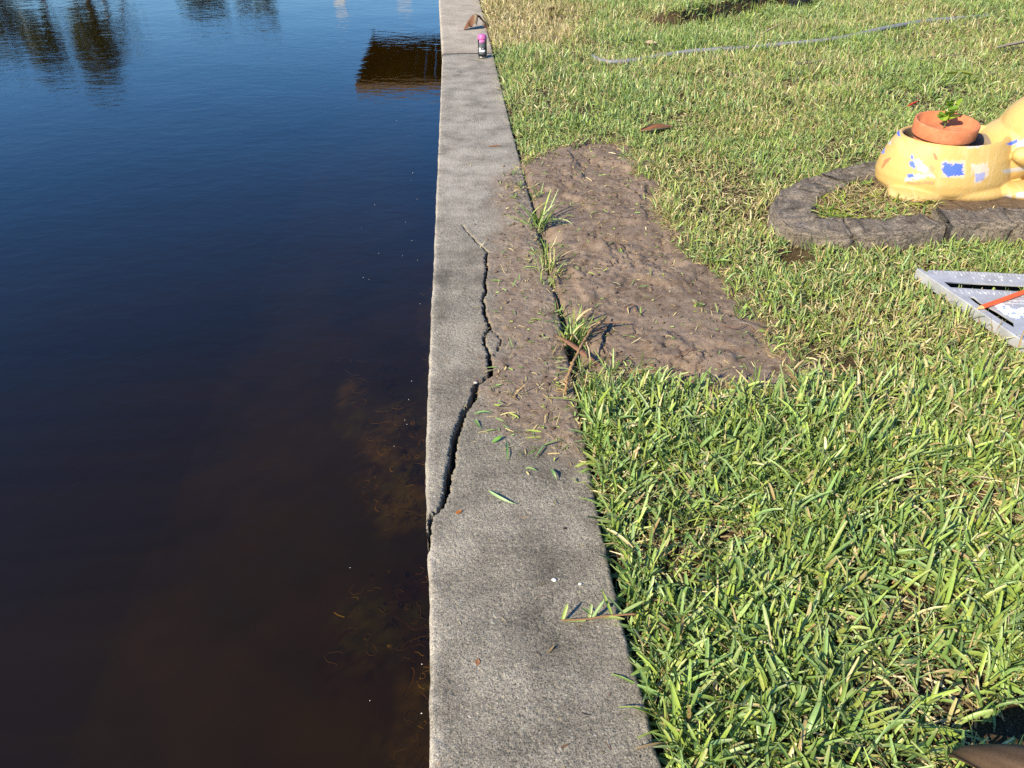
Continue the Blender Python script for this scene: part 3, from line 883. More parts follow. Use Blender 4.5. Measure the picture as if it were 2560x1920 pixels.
    chip([(2540, 484), (2580, 474), (2580, 492), (2540, 496)], pale, 0.012, 22, .7)
    inner = (np.hypot(co[:, 0] / 0.21, co[:, 1] / 0.157) < 1.0) & (co[:, 2] < 0.222) & (co[:, 0] < 0.16)
    C[inner] = np.array([0.22, 0.17, 0.12]) * (0.6 + 0.8 * fbm(co[inner, 0] * 40, co[inner, 2] * 40, 3, 402))[:, None]
    c4 = np.ones((n, 4), np.float32); c4[:, :3] = C
    at = me2.color_attributes.new('tint', 'FLOAT_COLOR', 'POINT'); at.data.foreach_set('color', c4.ravel())
    me2.polygons.foreach_set('use_smooth', np.ones(len(me2.polygons), dtype=bool))
    b = NB('yellow_paint')
    nz = b.noise(55, 4, 0.6)
    b.pbr(b.mix(b.math('MULTIPLY', b.noise(160, 3, .6), 0.16), b.attr('tint').outputs['Color'], (0.3, 0.2, 0.08)), 0.55, 0.35, normal=b.bump(nz, 0.004, 0.5))
    me2.materials.clear(); me2.materials.append(b.m)
    bpy.data.meshes.remove(me)
    t = np.linspace(0, 2 * np.pi, 40, endpoint=False)
    E = np.stack([0.27 * np.cos(t), 0.20 * np.sin(t)], -1)
    KEEP_OFF.append(((PC[:2] + E[:, :1] * PLX[:2] + E[:, 1:] * PLY[:2]), 0.0))
    KEEP_OFF.append((np.array([PC[:2] + PLX[:2] * a + PLY[:2] * c for a, c in ((0.1, -.22), (.6, -.25), (.6, .2), (.1, .2))]), 0.0))
make_planter()
M_TERRA = NB('terracotta')
def _terra(b):
    n1 = b.noise(30, 5, 0.6)
    c = b.ramp(n1, [(0.3, (0.42, 0.135, 0.06)), (0.6, (0.53, 0.185, 0.085)), (0.8, (0.58, 0.26, 0.15))])
    sc = b.noise(1.0, 2, 0.5, b.n('Mapping', {'Vector': b.n('TexCoord').outputs['Object'], 'Scale': (60, 60, 6), 'Rotation': (0.5, 0.2, 0)}).outputs[0])
    c = b.mix(b.ramp(sc, [(0.70, 0.0), (0.74, 0.6)]), c, (0.68, 0.5, 0.38))
    b.pbr(c, 0.85, 0.2, normal=b.bump(n1, 0.002, 0.5))
    return b.m
M_TERRA = _terra(M_TERRA)
pp = PC + PLX * (-0.047 * PS)
pot = empty('flower_pot', (pp[0], pp[1], PC[2] + 0.05 * PS), 0)
pot.scale = (PS * .95, PS * .95, PS)
pot.rotation_euler = (R(3), R(-1.5), 0.4)
tag(pot, 'round terracotta pot sunk in the opening of the yellow planter', 'flower pot')
lathe('pot_body', [(0.0, 0.0), (0.088, 0.0), (0.094, 0.006), (0.118, 0.160), (0.117, 0.167), (0.1325, 0.168), (0.1335, 0.172), (0.1355, 0.222), (0.1335, 0.2255), (0.128, 0.2265), (0.1235, 0.224), (0.1175, 0.190), (0.0, 0.1895)], M_TERRA, pot, 64)
M_LEAFG = leafmat('seedling_leaf', 0.4, 0.35, 0.4)
def leaf_quads(base, az, el, ln, wd, col, curl=0.5, K=5):
    n = len(az)
    return blades(base, az, el, np.full(n, curl), ln, wd, RNG.normal(0, .3, n), col, col, col, K, True, 0.15)
def make_seedling():
    sb = np.array([pp[0], pp[1], PC[2] + 0.238 * PS])
    root = empty('seedling', sb)
    tag(root, 'small leafy green seedling growing in the terracotta pot', 'plant')
    st = spline([(0, 0, 0), (0.006, 0.004, 0.05), (0.012, 0.01, 0.10), (0.006, 0.02, 0.16), (0.012, 0.03, 0.215)], 20)
    M = simple('green_stem', (0.10, 0.16, 0.04), 0.6)
    tube('stem', st, np.linspace(0.0022, 0.0011, 20), M, root, 6)
    for k in range(24):
        z = 0.02 + 0.09 * RNG.random()
        p = np.array([[0.012 * RNG.normal(), 0.012 * RNG.normal(), z]])
        V, q, C = leaf_quads(p, np.array([k * 2.4]), np.array([0.5 + 0.4 * RNG.random()]), np.array([0.035 + 0.02 * RNG.random()]), np.array([0.018]), pick(np.array([[0.30, 0.48, 0.05], [0.36, 0.52, 0.07], [0.2, 0.38, 0.05]]), 1))
        obj('leaf', mesh_np('leaf', V, q, cols=C, smooth=True), M_LEAFG, root)
    for dx, dy, dz, a in ((0.03, 0.02, 0.22, 0.2), (0.045, 0.02, 0.21, -0.6), (-0.035, 0.03, 0.215, 2.8), (0.0, 0.03, 0.225, 1.2)):
        V, q, C = leaf_quads(np.array([[0.012 + dx * .3, 0.03, 0.213]]), np.array([a]), np.array([0.05]), np.array([0.042]), np.array([0.026]), np.array([[0.44, 0.50, 0.07]]))
        obj('leaf', mesh_np('leaf', V, q, cols=C, smooth=True), M_LEAFG, root)
make_seedling()

# ------------------------------------------------------------------ triangular square and pencil
M_ALU = NB('worn_aluminium')
def _alu(b):
    n1 = b.noise(18, 5, 0.65)
    n2 = b.noise(1.0, 3, 0.6, b.pos((40, 500, 40)))
    c = b.ramp(n1, [(0.3, (0.36, 0.355, 0.35)), (0.6, (0.50, 0.50, 0.495)), (0.8, (0.60, 0.595, 0.59))])
    r = b.n('MapRange', {0: n2, 3: 0.38, 4: 0.6}).outputs[0]
    b.pbr(c, r, 0.5, 0.35, b.bump(n2, 0.0004, 0.5))
    return b.m
M_ALU = _alu(M_ALU)
SQZ = 0.052
SQ0 = GL(2318, 686, SQZ)
SQZW = SQ0[2]
def sq(u, v):
    p = G(u, v, SQZW)
    return (p[0] - SQ0[0], p[1] - SQ0[1])
def fill2d(loops, extrude, name):
    cu = bpy.data.curves.new(name, 'CURVE')
    cu.dimensions = '2D'; cu.fill_mode = 'BOTH'; cu.extrude = extrude; cu.bevel_depth = 0.0004
    for lp in loops:
        sp = cu.splines.new('POLY'); sp.points.add(len(lp) - 1); sp.use_cyclic_u = True
        for p, (x, y) in zip(sp.points, lp):
            p.co = (x, y, 0, 1)
    o = bpy.data.objects.new(name, cu); COL.objects.link(o)
    dg = bpy.context.evaluated_depsgraph_get(); dg.update()
    me = bpy.data.meshes.new_from_object(o.evaluated_get(dg))
    bpy.data.objects.remove(o); bpy.data.curves.remove(cu)
    return me
square = empty('triangle_square', SQ0)
tag(square, 'triangular grey metal measuring square lying on the grass with white markings', 'measuring tool')
outer = [sq(*p) for p in ((2320, 677), (2440, 681), (2560, 687), (2760, 697), (2760, 990), (2560, 846), (2438, 766), (2352, 712), (2316, 688))]
slot1 = [sq(*p) for p in ((2358, 706), (2376, 720), (2440, 724), (2560, 731), (2640, 735), (2640, 720), (2560, 716), (2440, 710))]
slot2 = [sq(*p) for p in ((2419, 743), (2434, 744), (2450, 757), (2470, 768), (2492, 780), (2534, 807), (2534, 820), (2500, 800), (2454, 770), (2436, 757))]
slot2b = [sq(*p) for p in ((2575, 800), (2640, 800), (2640, 850), (2600, 825))]
obj('plate', fill2d([outer, slot1, slot2, slot2b], 0.0022, 'plate'), M_ALU, square)
def make_lip():
    a, b_ = np.array(sq(2300, 674)), np.array(sq(2640, 905))
    d = (b_ - a) / np.linalg.norm(b_ - a)
    nrm = np.array([d[1], -d[0]])
    if nrm[0] > 0: nrm = -nrm
    # T shaped fence: slim web down from the plate with a raised rib on top
    pr = [(0.004, 0.0032), (-0.008, 0.0032), (-0.0095, 0.0055), (-0.0125, 0.0055), (-0.0135, 0.003), (-0.0135, -0.030), (-0.010, -0.032), (0.003, -0.032), (0.004, -0.030)]
    V, q = [], []
    m = len(pr)
    for e, base in enumerate((a, b_)):
        cut = 0.0
        for w, z in pr:
            p = base - nrm * w
            V.append((p[0] if True else 0, p[1], z))
    V = np.array(V)
    # pr offsets: negative w is outward
    V2 = []
    for e, base in enumerate((a, b_)):
        for w, z in pr:
            p = base + nrm * (-w)
            V2.append((p[0], p[1], z))
    for j in range(m):
        q.append((j, (j + 1) % m, m + (j + 1) % m, m + j))
    bm = bmesh.new()
    vs = [bm.verts.new(v) for v in V2]
    for f in q: bm.faces.new([vs[i] for i in f])
    bm.faces.new(vs[:m][::-1]); bm.faces.new(vs[m:])
    obj('fence', bm_mesh('fence', bm), M_ALU, square)
make_lip()
M_WHITE = simple('white_marking', (0.68, 0.68, 0.66), 0.8, 0.2, 0, 0.15, 90)
def make_marks():
    bm = bmesh.new()
    def dash(p, q_, w=0.0008):
        a, b_ = Vector((*sq(*p), 0.0030)), Vector((*sq(*q_), 0.0030))
        d = b_ - a; L = d.length
        bm_box(bm, (a + b_) / 2, (L, w, 0.0006), Matrix.Rotation(math.atan2(d.y, d.x), 3, 'Z'))
    for k in range(26):
        u = 2332 + 9.4 * k; v = 678 + (u - 2320) * 0.045
        ln = 8 if k % 4 == 0 else 5
        dash((u, v), (u + ln * .7, v + ln * .75))
    for k in range(14):
        u = 2384 + 14 * k; v = 724 + (u - 2384) * 0.055
        dash((u, v + 1), (u + 5, v + 7))
    dash((2494, 752), (2620, 757), 0.0008); dash((2490, 759), (2620, 764), 0.0008)
    for k in range(12):
        u = 2496 + 9 * k
        dash((u, 752.5), (u + 2, 759), 0.0007)
    obj('scale_lines', bm_mesh('scale_lines', bm), M_WHITE, square)
    rnd = random.Random(3)
    def num(txt, u, v, size):
        cu = bpy.data.curves.new('n', 'FONT'); cu.body = txt; cu.size = size; cu.extrude = 0.0002; cu.align_x = 'CENTER'; cu.align_y = 'CENTER'; cu.offset = 0.0003
        o = bpy.data.objects.new('n', cu); COL.objects.link(o)
        dg = bpy.context.evaluated_depsgraph_get(); dg.update()
        me = bpy.data.meshes.new_from_object(o.evaluated_get(dg))
        bpy.data.objects.remove(o); bpy.data.curves.remove(cu)
        x, y = sq(u, v)
        me.transform(Matrix.Translation((x, y, 0.0030)) @ Matrix.Rotation(-0.12, 4, 'Z'))
        return me
    bm = bmesh.new()
    for t, u, v, s in [('1', 2340, 685, .016), ('2', 2403, 689, .016), ('17', 2457, 692, .017), ('7', 2456, 699, .014), ('6', 2473, 702, .014), ('15', 2500, 695, .017), ('8', 2504, 702, .014), ('5', 2546, 697, .016), ('C', 2527, 704, .014), ('1', 2388, 694, .014), ('T', 2434, 698, .014), ('T', 2489, 705, .013), ('1', 2405, 734, .014), ('2', 2422, 734, .014), ('3', 2450, 735, .015), ('8', 2463, 735, .015), ('2', 2484, 737, .015), ('3', 2555, 741, .015), ('1', 2505, 755, .013), ('2', 2537, 754, .013), ('1', 2531, 765, .013), ('8', 2523, 759, .012)]:
        me = num(t, u, v, s)
        me.name = 'engraved_mark'
        obj('engraved_mark', me, M_WHITE, square)
    bm.free()
    # worn white paint on the plate
    b = NB('worn_white_paint')
    c = b.ramp(b.noise(70, 4, 0.65), [(0.40, (0.16, 0.24, 0.55)), (0.46, (0.72, 0.74, 0.76)), (0.6, (0.8, 0.8, 0.78))])
    b.pbr(c, 0.85, 0.2)
    poly = np.array([sq(*p) for p in ((2476, 760), (2500, 757), (2530, 772), (2560, 770), (2600, 785), (2580, 800), (2550, 798), (2548, 805), (2520, 795), (2490, 776))])
    lo, hi = poly.min(0), poly.max(0)
    xs, ys = np.arange(lo[0], hi[0], 0.002), np.arange(lo[1], hi[1], 0.002)
    X, Y = np.meshgrid(xs, ys)
    d = polysd(X, Y, poly) + 0.035 * (fbm(X * 55, Y * 55, 4, 410, .65) - 0.5)
    q = grid_quads(len(ys), len(xs))
    keep = (d.ravel()[q] < 0).all(1)
    for lp in (slot1, slot2, slot2b):
        sd = polysd(X, Y, np.array(lp)).ravel()
        keep &= (sd[q] > 0.002).all(1)
    V = np.stack([X, Y, np.full(X.shape, 0.00305)], -1).reshape(-1, 3)
    obj('paint_smear', mesh_np('paint_smear', V, q[keep]), b.m, square)
make_marks()
sqo = np.array(outer) + SQ0[:2]
KEEP_OFF.append((sqo, 0.006))
SLOTS += [np.array(l) + SQ0[:2] for l in (slot1, slot2, slot2b)]
def make_pencil():
    a, b_ = GL(2457, 763, SQZ + 0.012), GL(2640, 690, SQZ + 0.02)
    a[2], b_[2] = SQZW + 0.0085, SQZW + 0.012
    d = b_ - a; L = np.linalg.norm(d)
    root = empty('pencil', a)
    root.rotation_euler = Vector(d).to_track_quat('X', 'Z').to_euler()
    tag(root, 'flat orange carpenter pencil lying across the metal square', 'pencil')
    w, h = 0.0085, 0.0045
    prof = [(-w, -h * .4), (-w * .55, -h), (w * .55, -h), (w, -h * .4), (w, h * .4), (w * .55, h), (-w * .55, h), (-w, h * .4)]
    bm = bmesh.new()
    A = [bm.verts.new((0.0, y, z)) for y, z in prof]; B = [bm.verts.new((L, y, z)) for y, z in prof]
    for j in range(8): bm.faces.new((A[j], A[(j + 1) % 8], B[(j + 1) % 8], B[j]))
    bm.faces.new(A[::-1]); bm.faces.new(B)
    obj('shaft', bm_mesh('shaft', bm), simple('orange_lacquer', (0.80, 0.10, 0.015), 0.45, 0.5, 0, .15, 60), root)
    bm = bmesh.new()
    A = [bm.verts.new((0.0, y * .98, z * .98)) for y, z in prof]; B = [bm.verts.new((-0.022, y * .25, z * .35)) for y, z in prof]
    for j in range(8): bm.faces.new((A[j], A[(j + 1) % 8], B[(j + 1) % 8], B[j]))
    bm.faces.new(B)
    obj('tip', bm_mesh('tip', bm), simple('bare_wood', (0.62, 0.40, 0.16), 0.8), root)
make_pencil()

# ------------------------------------------------------------------ spray can on the cap
def make_can():
    p = G(1206.5, 143.5, 0.002)
    root = empty('spray_can', (p[0], p[1], 0.001))
    tag(root, 'small black can with pink cap standing on the seawall cap', 'can')
    r = 0.0325
    M_BLK = simple('black_label', (0.012, 0.012, 0.015), 0.3, 0.5, 0, .3, 50)
    lathe('can_body', [(0.0, 0.002), (r * .86, 0.002), (r * .95, 0.0), (r, 0.003), (r, 0.13), (r * .985, 0.134), (r * .9, 0.138), (0, 0.138)], M_BLK, root, 40)
    lathe('can_rim', [(r * .97, 0.0015), (r * 1.03, 0.003), (r * 1.03, 0.009), (r * .99, 0.011)], simple('dark_tin', (0.25, 0.25, 0.22), 0.35, .5, .8), root, 40)
    lathe('lid', [(r * 1.04, 0.127), (r * 1.07, 0.130), (r * 1.05, 0.138), (r * .93, 0.147), (r * .9, 0.154), (r * .80, 0.157), (0, 0.157)], simple('pink_plastic', (0.50, 0.11, 0.29), 0.4, .4, 0, .1), root, 40)
    def patch(name, z0, z1, a0, a1, mat, rr=1.008):
        n = 16
        a = np.linspace(R(a0), R(a1), n)
        V = np.concatenate([np.stack([r * rr * np.cos(a), r * rr * np.sin(a), np.full(n, z)], -1) for z in (z0, z1)])
        q = [(j, j + 1, n + j + 1, n + j) for j in range(n - 1)]
        obj(name, mesh_np(name, V, np.array(q), smooth=True), mat, root)
    M_P = simple('pink_print', (0.75, 0.22, 0.5), 0.5, .4, 0, .2, 300)
    M_G = simple('grey_print', (0.09, 0.10, 0.11), 0.45, .4, 0, .45, 400)
    M_W = simple('white_print', (0.75, 0.75, 0.75), 0.5, .4, 0, .12, 300)
    patch('pink_panel', 0.107, 0.124, -132, -58, M_P)
    patch('grey_panel', 0.073, 0.104, -140, -55, M_G)
    patch('white_panel', 0.061, 0.072, -142, -112, M_W)
    patch('white_panel', 0.044, 0.059, -140, -58, M_W)
    patch('grey_panel', 0.029, 0.041, -140, -58, M_G)
    patch('side_stripe', 0.008, 0.124, -40, -33, simple('olive_print', (0.30, 0.29, 0.16), .5), 1.01)
    bars = bmesh.new()
    for k, (a, h) in enumerate(((-112, .008), (-104, .006), (-95, .008), (-86, .006), (-77, .008), (-68, .006))):
        t = R(a)
        bm_box(bars, (r * 1.012 * math.cos(t), r * 1.012 * math.sin(t), 0.1125), (0.0012, 0.0026, h), Matrix.Rotation(t, 3, 'Z'))
    obj('print_marks', bm_mesh('print_marks', bars), M_BLK, root)
    obj_o = lathe('oval_mark', [(0.0005, 0.0), (0.0085, 0.0), (0.0085, 0.0008), (0.0005, 0.0008)], simple('oval_grey', (0.3, 0.3, 0.3), .5), root, 20)
    t = R(-90)
    obj_o.rotation_euler = (R(90), 0, 0); obj_o.scale = (1, 0.5, 1); obj_o.location = (0.002, -r * 1.012, 0.0665)
make_can()

# ------------------------------------------------------------------ leaves, sticks and the like
def leafy(name, label, cat, P0, az, ln, wd, cup, curl, col, z=0.02, roll=0.0, pitch=0.0, nz=0.15, seed=0, dark=None, group=None):
    """a dry leaf: an outline with real thickness, cupped across and curled along"""
    nu, nv = 28, 13
    u = np.linspace(0, 1, nu); v = np.linspace(-1, 1, nv)
    U, Vv = np.meshgrid(u, v, indexing='ij')
    half = wd / 2 * np.sin(np.pi * np.clip(U, 0.015, 0.985) ** 0.85) ** 0.7
    half = half * (1 + nz * (fbm(U * 5 + seed, Vv * 0 + np.sign(Vv) * 3, 2, 500 + seed) - 0.5))
    ang = cup * Vv
    y = half * (np.sin(ang) / cup)
    zc = half * (1 - np.cos(ang)) / cup
    th = curl * (U - 0.35)
    xx = np.cumsum(np.cos(th[:, :1]) * np.gradient(u)[:, None], 0) * ln
    zz = np.cumsum(np.sin(th[:, :1]) * np.gradient(u)[:, None], 0) * ln
    X = xx - zc * np.sin(th); Z = zz + zc * np.cos(th)
    Z = Z + 0.12 * wd * (fbm(U * 4 + seed, Vv * 2, 3, 510 + seed) - 0.5)
    top = np.stack([X - ln / 2, y, Z], -1).reshape(-1, 3)
    top[:, 2] -= top[:, 2].min()
    Mx = np.array(Euler((roll, pitch, az)).to_matrix())
    top = top @ Mx.T
    top[:, 2] -= top[:, 2].min()
    q = grid_quads(nu, nv)
    n = len(top)
    V = np.vstack([top, top - np.array([0, 0, 0.0012])])
    rim = []
    idx = np.arange(n).reshape(nu, nv)
    loop = list(idx[0, :]) + list(idx[1:, -1]) + list(idx[-1, -2::-1]) + list(idx[-2:0:-1, 0])
    for a, b_ in zip(loop, loop[1:] + loop[:1]):
        rim.append((a, a + n, b_ + n, b_))
    q = np.vstack([q, q[:, ::-1] + n, np.array(rim)])
    c = np.asarray(col)[None] * (0.65 + 0.7 * fbm(U * 8 + seed, Vv * 3, 3, 520 + seed).reshape(-1, 1))
    c2 = np.asarray(dark if dark is not None else col)[None] * (0.65 + 0.7 * fbm(U * 8, Vv * 3, 3, 530 + seed).reshape(-1, 1))
    o = obj(name, mesh_np(name, V, q, cols=np.vstack([c, c2]), smooth=True), M_DRY)
    o.location = (P0[0], P0[1], P0[2] + z)
    tag(o, label, cat, group)
    return o
p = G(1190, 74, 0.0)
def make_big_leaf():
    nu, nv = 34, 20
    U, T = np.meshgrid(np.linspace(-1, 1, nu), np.linspace(0, 1, nv), indexing='ij')
    yy = (T - 0.15) * 0.12 * np.sqrt(np.clip(1.02 - U * U, 0.02, 1)) + 0.02 * U
    xx = 0.098 * U + 0.008 * np.sin(T * 5)
    zz = 0.105 * (1 - np.abs(U) ** 1.8) * np.sin(np.pi * (0.10 + 0.62 * T))
    zz = zz - 0.045 * np.exp(-((U + 0.45) / 0.22) ** 2) * np.sin(np.pi * np.clip(T * 1.3, 0, 1))
    zz = zz + 0.02 * np.exp(-((U + 0.08) / 0.12) ** 2) * (1 - T) + 0.02 * (fbm(U * 3, T * 3, 3, 610) - 0.5)
    zz = np.maximum(zz, 0.0) + 0.002
    V = np.stack([xx, yy, zz], -1).reshape(-1, 3)
    q = grid_quads(nu, nv)
    cu, ct = U.ravel()[q].mean(1), T.ravel()[q].mean(1)
    keep = ~((cu > 0.12) & (cu < 0.62) & (ct < 0.62 - 0.5 * np.abs(cu - 0.35)))
    keep &= ~((np.abs(cu) > 0.8) & (ct > 0.8))
    q = q[keep]
    n = len(V)
    ridge = np.exp(-((U + 0.06) / 0.16) ** 2).reshape(-1, 1)
    c = np.array([0.20, 0.095, 0.05]) * (1 - ridge) + np.array([0.30, 0.24, 0.15]) * ridge
    c = c * (0.6 + 0.8 * fbm(U * 5, T * 5, 3, 611).reshape(-1, 1))
    # edge walls give the leaf its thickness
    E = {}
    for f in q:
        for a, b_ in zip(f, np.roll(f, -1)):
            E[(a, b_)] = 1
    rim = [(a, a + n, b_ + n, b_) for a, b_ in E if (b_, a) not in E]
    V = np.vstack([V, V - np.array([0, 0, 0.0015])])
    q = np.vstack([q, q[:, ::-1] + n, np.array(rim)])
    o = obj('dead_leaf', mesh_np('dead_leaf', V, q, cols=np.vstack([c, c * .7]), smooth=True), M_DRY)  # underside tint darkened to stand for shade inside the curl
    o.location = (p[0], p[1], 0.0)
    o.rotation_euler = (0, 0, R(-6))
    tag(o, 'large curled dead brown leaf lying on the pale cap behind the can', 'leaf')
make_big_leaf()
o = leafy('dead_leaf', 'tightly rolled reddish brown leaf on the lawn above the bare soil', 'leaf', GL(1638, 338), R(8), 0.19, 0.09, 2.3, 0.25, (0.30, 0.12, 0.06), 0.022, 0, 0, 0.1, 2, (0.34, 0.27, 0.19))
leafy('dead_leaf', 'pale tan leaf caught in the grass just behind the grey pipe', 'leaf', GL(1624, 118), R(-35), 0.11, 0.05, 1.2, 0.5, (0.48, 0.38, 0.26), 0.025, R(20), 0, 0.1, 3)
leafy('dead_leaf', 'dark brown leaf in the dry grass near the top edge, right of the seawall', 'leaf', GL(1380, 36), R(10), 0.13, 0.08, 1.4, 0.5, (0.14, 0.07, 0.035), 0.03, R(-15), 0, 0.1, 4)
leafy('red_leaf', 'small bright red leaf on the grass behind the terracotta pot', 'leaf', GL(2277, 282), R(25), 0.085, 0.032, 0.9, 0.3, (0.62, 0.05, 0.035), 0.04, R(-25), R(-10), 0.1, 5)
leafy('palm_strip', 'grey dry palm strip lying in the grass midway between the pipe and the planter', 'palm strip', GL(2025, 168), R(14), 0.28, 0.05, 1.2, 0.15, (0.26, 0.22, 0.18), 0.025, 0, 0, 0.1, 6)
leafy('palm_strip', 'short tan palm strip standing tilted beside the grey one', 'palm strip', GL(2122, 172), R(32), 0.15, 0.018, 0.9, 0.1, (0.45, 0.36, 0.24), 0.02, 0, R(-10), 0.1, 7)
leafy('palm_strip', 'long thin grey palm strip behind the seedling, broken in the middle', 'palm strip', GL(2350, 156), R(13), 0.44, 0.028, 1.2, 0.1, (0.38, 0.31, 0.24), 0.035, 0, 0, 0.1, 8)
leafy('palm_strip', 'thick grey palm stalk casting a dark shadow at the right edge of the photo', 'palm strip', GL(2545, 138), R(15), 0.50, 0.045, 1.5, 0.06, (0.36, 0.31, 0.25), 0.06, 0, R(-4), 0.1, 9)
leafy('palm_strip', 'pale tan leaf strip crossing in front of the grey pipe', 'palm strip', GL(1788, 134), R(22), 0.20, 0.022, 1.0, 0.1, (0.52, 0.40, 0.24), 0.03, 0, R(-5), 0.1, 10)
def twig(label, pts, rad, col, name='twig', cat='twig', flat=1.0, knots=0.0):
    P = spline(pts, 12 * len(pts))
    P = P + knots * RNG.normal(0, 1, P.shape)
    r = np.interp(np.linspace(0, 1, len(P)), np.linspace(0, 1, len(rad)), rad) * (1 + (0.25 if knots else 0.08) * RNG.normal(0, 1, len(P)))
    o = tube(name, P, np.abs(r), simple(name + '_bark', col, 0.85, 0.2, 0, .4, 90, 0.002), None, 8, flat)
    return tag(o, label, cat)
twig('thin pale dry stalk lying in the grass above the grey pipe', [GL(1905, 84, .035), GL(1935, 68, .045), GL(1962, 52, .05)], [.006, .005, .004], (0.45, 0.34, 0.2), 'stalk', 'stalk')
twig('short pale stalk left of the uprooted clod above the pipe', [GL(1812, 77, .03), GL(1826, 83, .04), GL(1838, 86, .04)], [.006, .007, .004], (0.5, 0.4, 0.26), 'stalk', 'stalk')
def gp(u, v, dz):
    p = G(u, v, 0.01 + dz)
    p[2] = max(p[2], float(ground_z(p[:1], p[1:2])[0]) + dz)
    return p
twig('gnarled tan root arching over the bare soil beside the seawall', [gp(1414, 985, 0.0), gp(1418, 945, .03), gp(1436, 900, .045), gp(1456, 860, .05), gp(1475, 830, .045), gp(1500, 806, .03), gp(1516, 792, .012)], [.004, .005, .0045, .0035, .005, .0055, .003], (0.27, 0.165, 0.08), 'root', 'root', 1, 0.0012)
twig('thin root tip curving across the soil from the gnarled root', [gp(1500, 806, .03), gp(1530, 806, .02), gp(1560, 805, .012), gp(1577, 809, .004)], [.003, .0025, .002, .001], (0.34, 0.2, 0.1), 'root', 'root')
twig('flat reddish brown strip bridging the gap between seawall and soil', [G(1392, 838, .006), gp(1420, 855, .012), gp(1455, 880, .012), gp(1500, 916, .006)], [.005, .009, .009, .004], (0.20, 0.10, 0.06), 'bark_strip', 'bark strip', 0.35)
twig('dark thin root lying across the middle of the bare soil', [gp(1560, 770, .008), gp(1580, 760, .008), gp(1590, 775, .006), gp(1605, 790, .004)], [.002, .0022, .0018, .001], (0.12, 0.07, 0.045), 'root', 'root')
twig('reddish thin root near the right end of the bare soil', [gp(1805, 822, .006), gp(1840, 830, .010), gp(1868, 822, .008), gp(1890, 835, .004)], [.0016, .0018, .0014, .001], (0.16, 0.085, 0.055), 'root', 'root')
twig('long reddish root along the lower edge of the bare soil', [gp(1655, 892, .005), gp(1690, 893, .008), gp(1730, 885, .006), gp(1760, 890, .003)], [.0011, .0012, .0012, .0007], (0.18, 0.085, 0.05), 'root', 'root')

# ------------------------------------------------------------------ pipe on the lawn
HP = [(1481, 141, .012), (1490, 147, .022), (1511, 154, .034), (1537, 156, .036), (1575, 153, .034), (1610, 148, .030), (1660, 139, .030), (1730, 129, .036), (1800, 124, .036), (1859, 121, .030), (1949, 112, .036), (2019, 106, .036), (2109, 94, .036), (2169, 81, .042), (2228, 68, .042), (2318, 53, .032), (2378, 48, .020), (2473, 40, .010)]
pipe = tube('pipe', spline([GL(u, v, h - 0.001) for u, v, h in HP], 160), 0.0165, simple('grey_plastic', (0.20, 0.20, 0.205), 0.42, 0.4, 0, .18, 12), None, 14)
tag(pipe, 'long grey plastic pipe lying across the lawn and curving at its left end', 'pipe')

# ------------------------------------------------------------------ black pot at the top edge
bp = GL(2003, 25)
bpot = empty('black_pot', (bp[0], bp[1] + 0.10, float(lawn_z(np.array([bp[0]]), np.array([bp[1] + .1]))[0])))
tag(bpot, 'black plastic pot holding an olive bowl at the top edge', 'pot')
lathe('pot_body', [(0, 0), (0.075, 0.0), (0.085, 0.006), (0.105, 0.075), (0.108, 0.085), (0.102, 0.085), (0.082, 0.012), (0, 0.012)], simple('black_plastic', (0.02, 0.022, 0.028), 0.45), bpot, 40)
lathe('bowl', [(0, 0.014), (0.065, 0.014), (0.085, 0.05), (0.092, 0.14), (0.088, 0.14), (0.08, 0.06), (0, 0.05)], simple('olive_plastic', (0.38, 0.36, 0.22), 0.5), bpot, 40)

